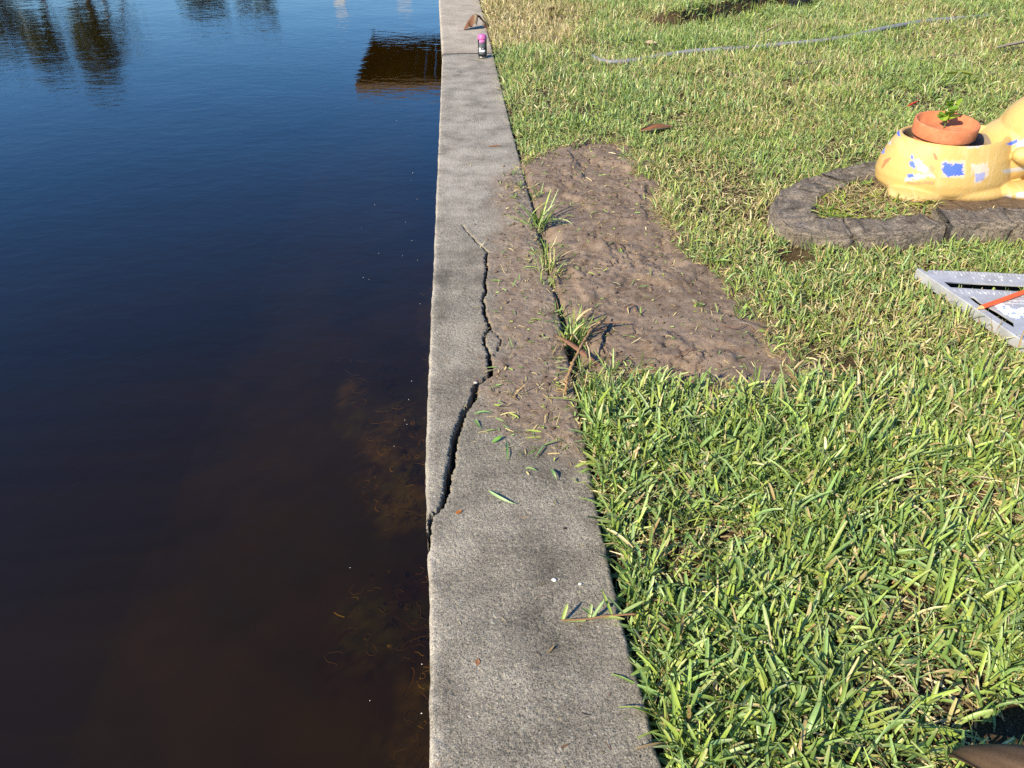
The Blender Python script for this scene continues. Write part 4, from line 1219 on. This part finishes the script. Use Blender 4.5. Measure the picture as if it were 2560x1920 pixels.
# ------------------------------------------------------------------ dry palm boot in the near corner
def make_boot():
    P = [GL(2376, 1888, 0.06), GL(2420, 1888, 0.11), GL(2480, 1900, 0.15), GL(2560, 1922, 0.18), GL(2680, 1965, 0.20), GL(2850, 2010, 0.21)]
    P += [P[-1] + (P[-1] - P[-2]) / np.linalg.norm(P[-1] - P[-2]) * t * np.array([1, 1, .1]) + np.array([0, 0, -0.10 * t]) for t in (0.25, 0.5, 0.8)]
    S = spline(P, 60)
    w = np.interp(np.linspace(0, 1, 60), [0, 0.04, 0.13, 0.32, 0.6, 1.0], [0.002, 0.009, 0.021, 0.038, 0.06, 0.085])
    T = np.gradient(S, axis=0); T /= np.linalg.norm(T, axis=1, keepdims=True)
    nv = 15
    a = np.linspace(-1.25, 1.25, nv)
    side = np.cross(T, [0, 0, 1.0]); side /= np.linalg.norm(side, axis=1, keepdims=True)
    up = np.cross(side, T)
    V1 = S[:, None] + w[:, None, None] * (np.sin(a)[None, :, None] * side[:, None] + (np.cos(a)[None, :, None] - 0.3) * up[:, None])
    V1 = V1 + 0.0012 * (fbm(np.arange(60)[:, None] * 0.1 + a[None] * 0, a[None] * 8 + np.zeros((60, 1)), 3, 600) - .5)[..., None] * up[:, None]
    n = 60 * nv
    V = np.vstack([V1.reshape(-1, 3), (V1 - up[:, None] * 0.004).reshape(-1, 3)])
    q = grid_quads(60, nv)
    idx = np.arange(n).reshape(60, nv)
    loop = list(idx[0, :]) + list(idx[1:, -1]) + list(idx[-1, -2::-1]) + list(idx[-2:0:-1, 0])
    rim = [(x, x + n, y + n, y) for x, y in zip(loop, loop[1:] + loop[:1])]
    q = np.vstack([q[:, ::-1], q + n, np.array(rim)])
    C = np.tile(np.array([0.12, 0.075, 0.045]), (2 * n, 1)) * (0.45 + 1.2 * fbm(np.tile(np.repeat(np.arange(60), nv) * .06, 2), np.tile(np.tile(a * 9, 60), 2), 4, 601, .7))[:, None]
    o = obj('palm_boot', mesh_np('palm_boot', V, q, cols=C, smooth=True), M_DRY)
    tag(o, 'smooth brown dry palm stem raised on the grass in the near right corner', 'palm stem')
    KEEP_OFF.append((np.vstack([S[:, :2] + side[:, :2] * w[:, None], (S[:, :2] - side[:, :2] * w[:, None])[::-1]]), -0.005))
make_boot()
KEEP_OFF.append((np.array([GL(u, v)[:2] for u, v in ((2385, 1868), (2440, 1815), (2520, 1775), (2640, 1740), (2800, 1740), (2800, 1990), (2560, 1930), (2440, 1890))]), 0.004))  # bare patch cleared of grass so the stem's shadow turns black

# ------------------------------------------------------------------ grass tufts left standing by the wall
def tuft(u, v, n, h, label, straw=0.15, spread=0.016, wide=0.006, lean=(0, 0), dz=0.0, name='grass_tuft'):
    p = G(u, v, dz)
    z = float(ground_z(p[:1], p[1:2])[0])
    base = np.stack([p[0] + RNG.normal(0, spread, n), p[1] + RNG.normal(0, spread * 1.4, n), np.full(n, max(min(z, dz), -0.028) - 0.004)], -1)
    az = RNG.random(n) * 6.28
    el = np.clip(RNG.normal(1.18, 0.40, n), 0.1, 1.55)
    h = h * 1.02
    c = np.where((RNG.random(n) < straw)[:, None], pick(STRAW, n), pick(GREEN, n))
    V, q, C = blades(base, az, el, RNG.normal(0.7, 0.8, n), h * (0.3 + 0.85 * RNG.random(n)), wide * (0.6 + 0.6 * RNG.random(n)), RNG.normal(0, .5, n), c * .7 + .3 * np.array([.38, .36, .15]), c, c, 5, True, 0.3)
    o = obj(name, mesh_np(name, V, q, cols=C, smooth=True), M_LEAF)
    return tag(o, label, 'grass tuft', 'grass tufts left at the edge of the bare soil')
tuft(1346, 566, 44, 0.155, 'upright green tuft in the gap beside the wall, the farthest along the bare soil', 0.1)
tuft(1372, 672, 80, 0.105, 'low yellowish green tuft in the gap between the two tall ones', 0.3, 0.02, 0.004)
tuft(1376, 708, 34, 0.07, 'small straw mixed tuft at the foot of the low yellowish one', 0.5, 0.016, 0.004)
tuft(1432, 842, 64, 0.14, 'tall green tuft beside the gnarled root', 0.08, 0.018, 0.0065)
tuft(1398, 775, 22, 0.06, 'tiny sprout in the gap just above the tall tuft by the root', 0.2, 0.012, 0.004)
tuft(1592, 436, 30, 0.12, 'half dry tuft at the upper right edge of the bare soil', 0.5, 0.014, 0.005)
tuft(1668, 560, 44, 0.075, 'dry rooty tuft at the right edge of the bare soil, below the half dry one', 0.75, 0.018, 0.004)
tuft(1720, 655, 26, 0.055, 'small loose tuft on the bare soil toward the edging', 0.5, 0.014, 0.005)
tuft(1845, 800, 12, 0.06, 'few flat green blades at the right end of the bare soil', 0.05, 0.014, 0.007)
tuft(1745, 770, 12, 0.045, 'small green blades lying on the soil left of the right end', 0.1, 0.014, 0.006)
tuft(1285, 440, 16, 0.06, 'bent green tuft lying over the cap edge at the top of the spilt soil', 0.2, 0.02, 0.006)
tuft(1480, 1000, 30, 0.07, 'leafy tuft at the near edge of the bare soil below the root', 0.2, 0.025, 0.006)
tuft(1890, 118, 30, 0.06, 'uprooted brown clod with straw on the lawn by the pipe', 1.0, 0.035, 0.006)
tuft(2180, 612, 5, 0.15, 'few tall single blades in front of the curved edging', 0.0, 0.01, 0.008)
tuft(1900, 700, 14, 0.085, 'bright upright tuft left of the edging beside the small pit', 0.05, 0.02, 0.007)

# ------------------------------------------------------------------ clippings on the cap
def strip(label, pts, wd, col, name='grass_clipping'):
    P = spline([G(u, v, z) for u, v, z in pts], 16)
    t = np.linspace(0, 1, 16)
    w = wd * 0.36 * np.minimum(1, np.minimum(t * 4 + .3, (1 - t) * 2.2 + 0.04))
    T = np.gradient(P, axis=0); T /= np.linalg.norm(T, axis=1, keepdims=True)
    s = np.cross(T, [0, 0, 1.0]); s /= np.linalg.norm(s, axis=1, keepdims=True)
    tw = (RNG.normal(0, .5) + RNG.normal(0, .9) * t)[:, None]
    s = s * np.cos(tw) + np.array([0, 0, 1.0]) * np.sin(tw) * 0.8
    P = P + np.array([0, 0, 1.0]) * (0.006 * RNG.random() * np.sin(t * 3.1))[:, None]
    L, Mi, Rr = P - s * w[:, None], P - np.array([0, 0, 1.0]) * (0.35 * w[:, None]), P + s * w[:, None]
    V = np.stack([L, Mi, Rr], 1).reshape(-1, 3)
    o = obj(name, mesh_np(name, V, grid_quads(16, 3), cols=np.tile(np.array(col), (48, 1)), smooth=True), M_LEAF)
    return tag(o, label, 'grass clipping', 'cut grass blades on the cap')
CG, CG2 = (0.28, 0.46, 0.11), (0.22, 0.38, 0.12)
strip('long curved pale green blade lying alone on the cap', [(1221, 1226, .004), (1240, 1240, .007), (1265, 1253, .007), (1292, 1261, .003)], 0.009, (0.42, 0.58, 0.24))
strip('short straight green blade lying along the cap below the spilt soil', [(1267, 1103, .006), (1268, 1130, .007), (1269, 1153, .004)], 0.010, CG)
strip('green blade slanting on the cap right of the short straight one', [(1360, 1112, .010), (1347, 1132, .008), (1334, 1152, .004)], 0.007, CG2)
strip('bent green blade nearest the big crack', [(1187, 1048, .010), (1195, 1062, .006), (1204, 1075, .004)], 0.012, CG)
strip('green blade lying level across the cap, between crack and grass', [(1270, 1076, .005), (1300, 1080, .005), (1342, 1080, .003)], 0.009, CG)
strip('wide bright green leaf scrap tilted up on the cap', [(1230, 1106, .004), (1246, 1096, .010), (1257, 1090, .012)], 0.014, (0.2, 0.40, 0.07))
strip('yellow green blade just below the bent one near the crack', [(1212, 1078, .003), (1230, 1076, .005), (1246, 1074, .003)], 0.008, (0.30, 0.38, 0.10))
strip('pale green blade at the upper edge of the clippings by the crack', [(1186, 1034, .003), (1210, 1031, .005), (1233, 1032, .004)], 0.008, CG2)
strip('forked green scrap near the grass edge of the cap', [(1378, 1172, .004), (1384, 1184, .012), (1392, 1200, .004)], 0.010, CG2)
strip('green blade across the soil spilt on the cap, sticking out of the tall tuft', [(1322, 803, .004), (1360, 803, .010), (1410, 806, .03)], 0.008, (0.22, 0.36, 0.09))
def make_runner():
    root = empty('grass_runner', G(1440, 1542, 0.0))
    tag(root, 'red jointed grass runner creeping from the lawn onto the near part of the cap', 'grass runner')
    o0 = np.array(root.location)
    S = spline([G(1405, 1551, .006), G(1440, 1549, .007), G(1470, 1547, .008), G(1500, 1542, .010), G(1540, 1538, .014), G(1590, 1535, .018)], 40) - o0
    tube('runner_stem', S, 0.0022, simple('runner_red', (0.20, 0.11, 0.05), 0.6), root, 6)
    for u, v, z, az, el, ln in ((1406, 1551, .006, 1.0, 0.95, .035), (1409, 1551, .005, -.1, .1, .045), (1472, 1547, .006, 1.2, .8, .03), (1480, 1546, .008, .6, .9, .045), (1486, 1540, .01, 2.6, .4, .03), (1500, 1541, .01, -.3, .2, .05), (1530, 1539, .01, 1.9, .6, .05), (1545, 1538, .012, .3, .4, .06), (1560, 1536, .015, 2.4, .6, .05)):
        b0 = (G(u, v, z) - o0)[None]
        c = pick(GREEN, 1)
        V, q, C = blades(b0, np.array([az]), np.array([el]), np.array([0.2]), np.array([ln]), np.array([0.007]), np.array([0.2]), c, c, c, 5, True, 0.3)
        obj('runner_leaf', mesh_np('runner_leaf', V, q, cols=C, smooth=True), M_LEAF, root)
make_runner()
leafy('orange_leaf', 'tiny orange leaf flake on the cap beside the lower end of the crack', 'leaf', G(1147, 1281), R(30), 0.016, 0.010, 0.6, 0.2, (0.52, 0.18, 0.04), 0.001, 0, 0, 0.4, 21)
leafy('orange_leaf', 'faded orange leaf flake on the near part of the cap', 'leaf', G(1194, 1656), R(80), 0.014, 0.010, 0.6, 0.2, (0.42, 0.2, 0.10), 0.001, 0, 0, 0.4, 22)
leafy('dead_leaf', 'small thin red brown leaf on the cap above the spilt soil', 'leaf', G(1236, 366), R(0), 0.07, 0.012, 0.8, 0.2, (0.34, 0.14, 0.06), 0.001, 0, 0, 0.2, 23)
def pebble(u, v, r, col, label, seed):
    bm = bmesh.new()
    bmesh.ops.create_icosphere(bm, subdivisions=3, radius=r)
    for v_ in bm.verts:
        k = 1 + 0.35 * (float(fbm(np.array([v_.co.x / r * 1.5 + seed]), np.array([v_.co.y / r * 1.5 + v_.co.z / r]), 2, 700)[0]) - 0.5)
        v_.co = Vector((v_.co.x * k, v_.co.y * k * 0.8, v_.co.z * k * 0.5))
    o = obj('pebble', bm_mesh('pebble', bm, True), simple('pebble_stone', col, 0.8, .3, 0, .2, 200))
    o.location = G(u, v, 0.0) + np.array([0, 0, r * 0.35])
    tag(o, label, 'pebble')
pebble(1385, 1451, 0.0055, (0.75, 0.73, 0.68), 'white pebble on the near half of the cap', 1)
pebble(1450, 1461, 0.004, (0.62, 0.6, 0.55), 'small white chip on the cap closer to the grass than the white pebble', 5)
pebble(1189, 958, 0.0065, (0.40, 0.37, 0.32), 'pale concrete chip wedged at the bend of the big crack', 9)
pebble(1412, 1322, 0.004, (0.02, 0.018, 0.015), 'small black crumb on the near cap, toward the grass', 12)

# ------------------------------------------------------------------ loose soil, straw and scraps
def inside_pts(poly, n, marg=0.0):
    lo, hi = poly.min(0) - 0.08, poly.max(0) + 0.08
    P = lo + RNG.random((n, 2)) * (hi - lo)
    d = polysd(P[:, 0], P[:, 1], poly)
    return P[(d < marg) | (RNG.random(n) < 0.10 * (d < 0.07))]
def surf_z(x, y):
    on = x < cap_right(y)
    sp = polysd(x, y, SPILL)
    return np.where(on, 0.002 + 0.006 * sstep(0.01, -.08, sp), ground_z(x, y))
def make_crumbs():
    bm = bmesh.new(); bmesh.ops.create_icosphere(bm, subdivisions=1, radius=1.0)
    tv = np.array([v.co[:] for v in bm.verts]); tf = np.array([[v.index for v in f.verts] for f in bm.faces]); bm.free()
    P = np.vstack([inside_pts(DIRT, 9000), inside_pts(SPILL, 1800), inside_pts(DIRT[-7:], 1500)])
    n = len(P)
    r = 0.0008 + 0.0062 * RNG.random(n) ** 13
    x, y = P[:, 0], P[:, 1]
    z = surf_z(x, y) + r * 0.2
    J = 1 + 0.28 * RNG.normal(size=(n, len(tv), 1))
    V = np.stack([x, y, z], -1)[:, None] + r[:, None, None] * tv[None] * J * np.array([1.1, 1.0, 0.7])
    q = tf[None] + (np.arange(n) * len(tv))[:, None, None]
    C = np.repeat((np.array([0.18, 0.125, 0.085])[None] * (0.35 + 0.9 * RNG.random((n, 1))))[:, None], len(tv), 1)
    b = NB('crumb'); b.pbr(b.attr('tint').outputs['Color'], 0.95, 0.1)
    tag(obj('soil_crumbs', mesh_np('soil_crumbs', V.reshape(-1, 3), None, q.reshape(-1, 3), cols=C.reshape(-1, 3), smooth=False), b.m), 'loose crumbs of brown soil', 'soil', None, 'stuff')
make_crumbs()
def make_straw():
    outs = []
    P = np.vstack([inside_pts(DIRT, 2600), inside_pts(SPILL, 1500)])
    # denser rim of torn straw round the patch
    Q = np.array([DIRT.min(0) - .1 + RNG.random(2) * (DIRT.max(0) - DIRT.min(0) + .2) for _ in range(30000)])
    d = dirt_sd(Q[:, 0], Q[:, 1])
    Q = Q[(np.abs(d + 0.015) < 0.05) & (Q[:, 0] > cap_right(Q[:, 1]))]
    low = np.array([G(u, v)[:2] for u, v in ((1200, 960), (1470, 960), (1500, 1100), (1440, 1180), (1260, 1110))])
    P = np.vstack([P, Q, inside_pts(low, 700)])
    for _ in range(46):
        k = RNG.integers(0, len(DIRT)); t = RNG.random()
        c0 = DIRT[k] * (1 - t) + DIRT[(k + 1) % len(DIRT)] * t + RNG.normal(0, 0.02, 2)
        P = np.vstack([P, c0 + RNG.normal(0, 1, (34, 2)) * np.array([0.022, 0.018])])
    P = P[P[:, 0] > edge_x(capL, P[:, 1]) + 0.02]
    n = len(P)
    z = surf_z(P[:, 0], P[:, 1])
    kind = RNG.random(n)
    c = np.where((kind < 0.45)[:, None], pick(STRAW, n, .3), np.where((kind < 0.86)[:, None], pick(np.array([[0.20, 0.10, 0.05], [0.27, 0.15, 0.075], [0.14, 0.08, 0.045]]), n), pick(GREEN, n)))
    ln = (0.010 + 0.035 * RNG.random(n) ** 2)
    wd = np.where(kind < 0.45, 0.0012 + 0.0028 * RNG.random(n) ** 2, np.where(kind < .86, 0.0010, 0.0045))
    outs.append(blades(np.stack([P[:, 0], P[:, 1], z + 0.002], -1), RNG.random(n) * 6.28, RNG.normal(0.22, 0.25, n), RNG.normal(0.5, 0.5, n), ln, wd, RNG.normal(0, .6, n), c, c, c, 4, True, 0.4))
    # scattered scraps along the rest of the cap
    m = 240
    y = 0.6 + RNG.random(m) ** 1.3 * 7
    x = edge_x(capL, y) + 0.03 + RNG.random(m) ** 0.6 * 0.36
    k = x < cap_right(y) - 0.01
    x, y = x[k], y[k]; m = len(x)
    c = pick(np.vstack([STRAW * .8, [[0.06, 0.04, 0.03], [0.2, 0.1, 0.05], [0.03, 0.025, 0.02]]]), m)
    outs.append(blades(np.stack([x, y, np.full(m, 0.002)], -1), RNG.random(m) * 6.28, RNG.normal(0.1, 0.12, m), RNG.normal(0.3, 0.4, m), 0.004 + 0.022 * RNG.random(m) ** 3, 0.0012 + 0.004 * RNG.random(m) ** 3, RNG.normal(0, .4, m), c, c, c, 4, True, 0.4))
    # dry mat inside the edging ring
    ring = np.array([GL(u, v, 0.06)[:2] for u, v in ((2075, 470), (2040, 500), (2040, 540), (2100, 552), (2200, 548), (2330, 535), (2345, 500), (2230, 480), (2150, 445))])
    lo, hi = ring.min(0), ring.max(0)
    T = lo + RNG.random((2600, 2)) * (hi - lo)
    T = T[polysd(T[:, 0], T[:, 1], ring) < 0.0]
    n = len(T)
    g = RNG.random(n) < 0.18 + 0.5 * sstep(0.45, 0.65, fbm(T[:, 0] * 9, T[:, 1] * 9, 2, 710))
    c = np.where(g[:, None], pick(np.array([[0.26, 0.36, 0.06], [0.34, 0.40, 0.06], [0.16, 0.28, 0.06]]), n), pick(STRAW * .85, n))
    zt = lawn_z(T[:, 0], T[:, 1]) + 0.047
    outs.append(blades(np.stack([T[:, 0], T[:, 1], zt + 0.01 * RNG.random(n)], -1), RNG.random(n) * 6.28, RNG.normal(0.3, 0.3, n), RNG.normal(0.5, .4, n), 0.02 + 0.035 * RNG.random(n), np.where(g, 0.006, 0.003), RNG.normal(0, .5, n), c, c, c, 3, True, 0.4))
    V, q, C = merge(outs)
    tag(obj('plant_litter', mesh_np('plant_litter', V, q, cols=C, smooth=True), M_DRY), 'scattered straw, root fibres and grass scraps', 'plant litter', None, 'stuff')
    # the low bed of soil inside the ring
    bm = bmesh.new()
    bedp = [GL(u, v, 0.055) for u, v in ((2080, 452), (2034, 470), (1998, 500), (1992, 528), (2016, 550), (2080, 562), (2250, 558), (2345, 546), (2500, 536), (2640, 536), (2640, 440), (2400, 410), (2250, 412))]
    rr = [bm.verts.new((p[0], p[1], 0)) for p in bedp]
    f = bm.faces.new(rr)
    bmesh.ops.subdivide_edges(bm, edges=bm.edges[:], cuts=5)
    bmesh.ops.triangulate(bm, faces=bm.faces[:])
    bmesh.ops.subdivide_edges(bm, edges=bm.edges[:], cuts=5, use_grid_fill=True)
    for v in bm.verts:
        v.co.z = float(lawn_z(np.array([v.co.x]), np.array([v.co.y]))[0]) + 0.036 + 0.02 * float(fbm(np.array([v.co.x * 30]), np.array([v.co.y * 30]), 3, 711)[0])
    tag(obj('bed_soil', bm_mesh('bed_soil', bm), simple('dry_bed', (0.13, 0.09, 0.055), .95, .1, 0, .5, 60, 0.01)), 'dry soil filling the edging ring', 'soil', None, 'stuff')
make_straw()
def make_flecks():
    Vs, Qs, n0 = [], [], 0
    for k in range(24):
        u, v = 1060 - abs(RNG.normal(0, 110)), 250 + RNG.random() * 1600
        if RNG.random() < 0.3: v = 430 + RNG.random() * 300; u = 1085 - abs(RNG.normal(0, 90))
        p = G(u, v, WATER_Z + 0.002)
        if p[0] > 0.08: continue
        r = 0.0008 + 0.0012 * RNG.random() ** 5
        m = 7
        a = np.linspace(0, 2 * np.pi, m, endpoint=False)
        rr = r * (0.7 + 0.6 * RNG.random(m))
        V = np.stack([p[0] + rr * np.cos(a) * (1 + 1.2 * RNG.random()), p[1] + rr * np.sin(a), np.full(m, p[2])], -1)
        top = V + np.array([0, 0, 0.001])
        c = top.mean(0) + np.array([0, 0, .0006])
        Vs.append(np.vstack([V, top, c]))
        for j in range(m):
            Qs.append((n0 + j, n0 + (j + 1) % m, n0 + m + (j + 1) % m)); Qs.append((n0 + j, n0 + m + (j + 1) % m, n0 + m + j)); Qs.append((n0 + m + j, n0 + m + (j + 1) % m, n0 + 2 * m))
        n0 += 2 * m + 1
    tag(obj('floating_flecks', mesh_np('floating_flecks', np.vstack(Vs), None, np.array(Qs)), simple('fleck', (0.62, 0.6, 0.52), .8)), 'pale flecks floating on the water', 'debris', None, 'stuff')
make_flecks()

# ------------------------------------------------------------------ dock beyond the top of the frame (seen mirrored in the water)
ZU = 0.30
ZM = 2 * WATER_Z - ZU
dn, df = G(897, 205, ZM), G(937, 85, ZM)
y0, y1, x0 = dn[1], df[1], 0.5 * (dn[0] + df[0])
ztop = 2 * WATER_Z - PV(897, 232, y0)[2]
dock = empty('dock', (x0, y0, ZU))
tag(dock, 'small brown wooden dock cantilevered over the water, mirrored as a dark rectangle', 'dock')
M_WOOD = simple('dock_wood', (0.10, 0.066, 0.038), 0.85, .2, 0, .5, 14, 0.003)
M_WOODF = simple('dock_fascia', (0.20, 0.13, 0.075), 0.85, .2, 0, .5, 14, 0.003)
bm = bmesh.new()
LX, LY, TH = 2.2, y1 - y0, ztop - ZU
nb = 16
for k in range(nb):
    wv = LX / nb
    bm_box(bm, (wv * (k + .5), LY / 2 + 0.02, TH - 0.02 - TH * .35), (wv - 0.008, LY - 0.05, 0.035))
obj('deck', bm_mesh('deck', bm), M_WOOD, dock)
bm = bmesh.new(); bm_box(bm, (LX / 2, -0.02, TH / 2), (LX, 0.038, TH), None, 0.004); obj('fascia', bm_mesh('fascia', bm), M_WOODF, dock)
bm = bmesh.new(); bm_box(bm, (-0.02, LY / 2, TH / 2), (0.038, LY, TH), None, 0.004); obj('fascia', bm_mesh('fascia', bm), M_WOODF, dock)
for yy in (0.25, LY * .5, LY - .25):
    bm = bmesh.new(); bm_box(bm, (LX - 0.35, yy, -0.25), (0.12, 0.12, 0.7), None, .005); obj('post', bm_mesh('post', bm), M_WOOD, dock)

# ------------------------------------------------------------------ far bank with its trees and house (seen mirrored in the water)
MC = np.array([CAM[0], CAM[1], 2 * WATER_Z - CAMZ])
def RP(u, v, D):
    d = ray(u, v); d = np.array([d[0], d[1], -d[2]])
    return MC + d * D / math.hypot(d[0], d[1])
bm = bmesh.new()
bm_box(bm, (-70, 120, -1.0), (138.5, 120, 2.4), None)
tag(obj('far_bank', bm_mesh('far_bank', bm), simple('far_turf', (0.07, 0.10, 0.03), .95)), 'grassy far bank of the canal', None, None, 'structure')
M_TRUNK = simple('palm_trunk', (0.10, 0.075, 0.05), .9, .1, 0, .4, 3)
M_FROND = leafmat('palm_frond', .5, .25)
def crown_mesh(n, c, rad, lmin, lmax, w, pal, hang):
    d = RNG.normal(size=(n, 3)); d /= np.linalg.norm(d, axis=1, keepdims=True)
    r = RNG.random(n) ** 0.45
    clump = 0.55 + 0.9 * fbm(np.arctan2(d[:, 1], d[:, 0]) * 2.2 + 9, d[:, 2] * 3, 3, int(RNG.integers(1, 900)))
    P = c + d * np.array(rad) * (r * clump)[:, None]
    az = np.arctan2(d[:, 1], d[:, 0]) + RNG.normal(0, .5, n)
    el = np.arcsin(np.clip(d[:, 2], -1, 1)) * .5 - hang + RNG.normal(0, .3, n)
    cc = pick(pal, n, .35)
    return blades(P, az, el, RNG.normal(.6, .4, n), lmin + (lmax - lmin) * RNG.random(n), w * (.6 + .8 * RNG.random(n)), RNG.normal(0, .8, n), cc, cc, cc, 2, False, .3)
PALG = np.array([[0.05, 0.085, 0.02], [0.075, 0.10, 0.03], [0.10, 0.085, 0.03], [0.035, 0.055, 0.015]])
def far_tree(name, label, trunk_px, crown_px, crown_r, n, D, tr, hang=.5, lmax=1.3, w=.16, zscale=1.0):
    n = int(n * 0.62)
    C = RP(*crown_px, D)
    B = RP(*trunk_px, D); B[2] = 0.2
    root = empty(name, B)
    tag(root, label, 'tree', 'trees on the far bank')
    P = spline([B - B, (B * .5 + C * .5) - B + np.array([.25, 0, 0]), C - B], 24)
    tube('trunk', P, np.linspace(tr, tr * .7, 24), M_TRUNK, root, 10)
    V, q, Cc = crown_mesh(n, C - B, (crown_r, crown_r, crown_r * zscale), .3, lmax, w, PALG, hang)
    obj('crown', mesh_np('crown', V, q, cols=Cc, smooth=True), M_FROND, root)
far_tree('palm_tree', 'slim palm with a narrow drooping crown, mirrored at the far left', (70, -300), (112, 118), 1.25, 1300, 72, .22, .9, 1.2, .12, 1.9)
far_tree('palm_tree', 'tallest palm with a shaggy brown skirt, mirrored right of the first', (150, -300), (238, 126), 1.5, 1800, 70, .3, 1.0, 1.2, .12, 2.1)
far_tree('palm_tree', 'slim palm close behind the tallest one', (215, -300), (272, 110), 1.1, 420, 76, .2, .7, 1.3, .14, 1.3)
far_tree('leafy_tree', 'thin airy tree right of the tallest palm', (280, -300), (305, 70), 2.4, 260, 78, .18, .2, .5, .2, .9)
far_tree('leafy_tree', 'thin airy tree between the two left palms', (160, -300), (185, 60), 2.4, 260, 80, .18, .2, .5, .2, .9)
far_tree('leafy_tree', 'round leafy tree mirrored at the top, left of centre', (500, -300), (508, -4), 1.8, 900, 80, .3, .2, .7, .3, .9)
far_tree('palm_tree', 'slender palm right of the round leafy tree', (600, -300), (612, 18), 0.9, 260, 82, .16, .8, 1.0, .12, 1.4)
far_tree('palm_tree', 'slender palm nearest the white house', (645, -300), (662, 22), 1.0, 420, 80, .18, .8, 1.1, .12, 1.4)
far_tree('leafy_tree', 'tree at the far left edge of the mirrored far bank', (-40, -300), (-12, 60), 2.2, 1300, 74, .3, .3, .8, .25, 1.3)
hp = RP(930, -60, 84)
house = empty('house', (hp[0], hp[1], 0.2), R(4))
tag(house, 'white two storey house with two white chimneys on the far bank', 'house')
M_HW = simple('white_stucco', (0.78, 0.77, 0.74), .8, .2, 0, .05)
bm = bmesh.new(); bm_box(bm, (0, 4, 3.1), (12, 8, 6.2)); obj('wall', bm_mesh('wall', bm), M_HW, house)
bm = bmesh.new()
pv = [bm.verts.new(v) for v in ((-6.5, -.5, 6.2), (6.5, -.5, 6.2), (6.5, 8.5, 6.2), (-6.5, 8.5, 6.2), (-3, 4, 8.2), (3, 4, 8.2))]
for f in ((0, 1, 5, 4), (1, 2, 5), (2, 3, 4, 5), (3, 0, 4), (3, 2, 1, 0)): bm.faces.new([pv[i] for i in f])
obj('roof', bm_mesh('roof', bm), simple('grey_shingle', (0.14, 0.13, 0.12), .9), house)
for k, (u, v, wv) in enumerate(((851, 12, 1.0), (1010, -12, 1.4))):
    t = RP(u, v, 84)
    loc = house.matrix_basis.inverted() @ Vector(t)
    bm = bmesh.new(); bm_box(bm, (loc.x, loc.y, (loc.z + 5.5) / 2), (wv, .9, loc.z - 5.5)); obj('chimney', bm_mesh('chimney', bm), M_HW, house)
for k in range(4):
    bm = bmesh.new(); bm_box(bm, (-4.5 + 3 * k, -0.03, 4.2), (1.2, .08, 1.5)); obj('window', bm_mesh('window', bm), simple('dark_glass', (0.03, 0.04, 0.05), .1), house)
bm = bmesh.new(); bm_box(bm, (0, -0.03, 1.2), (1.1, .08, 2.3)); obj('door', bm_mesh('door', bm), simple('brown_door', (0.12, 0.06, 0.03), .6), house)

# ------------------------------------------------------------------ lawn
def make_lawn():
    outs = []
    outs += grass_zone(0.34, 2.0, 0.30, 1.75, 3900, 4, 0.074, 0.0065, 5, True, 7000)
    outs += grass_zone(0.34, 3.3, 1.75, 4.3, 4200, 3, 0.052, 0.0047, 3, True, 5000)
    outs += grass_zone(0.28, 5.9, 4.3, 9.6, 3400, 3, 0.058, 0.0049, 3, False, 2200)
    outs += grass_zone(0.25, 9.0, 9.6, 14.0, 350, 3, 0.06, 0.014, 2, False, 300)
    outs += grass_zone(0.36, 1.6, -1.2, 0.30, 1500, 3, 0.055, 0.008, 2, False, 1500)
    outs += grass_zone(0.36, 5.2, -1.2, 4.3, 1300, 3, 0.06, 0.0095, 2, False, 900, True)
    outs += grass_zone(3.0, 8.5, 4.3, 9.6, 700, 3, 0.06, 0.011, 2, False, 400, True)
    V, q, C = merge(outs)
    o = obj('grass', mesh_np('grass', V, q, cols=C, smooth=True), M_LEAF)
    tag(o, 'mown coarse green and straw coloured lawn grass', 'grass', None, 'stuff')
    print('lawn quads', len(q))
make_lawn()
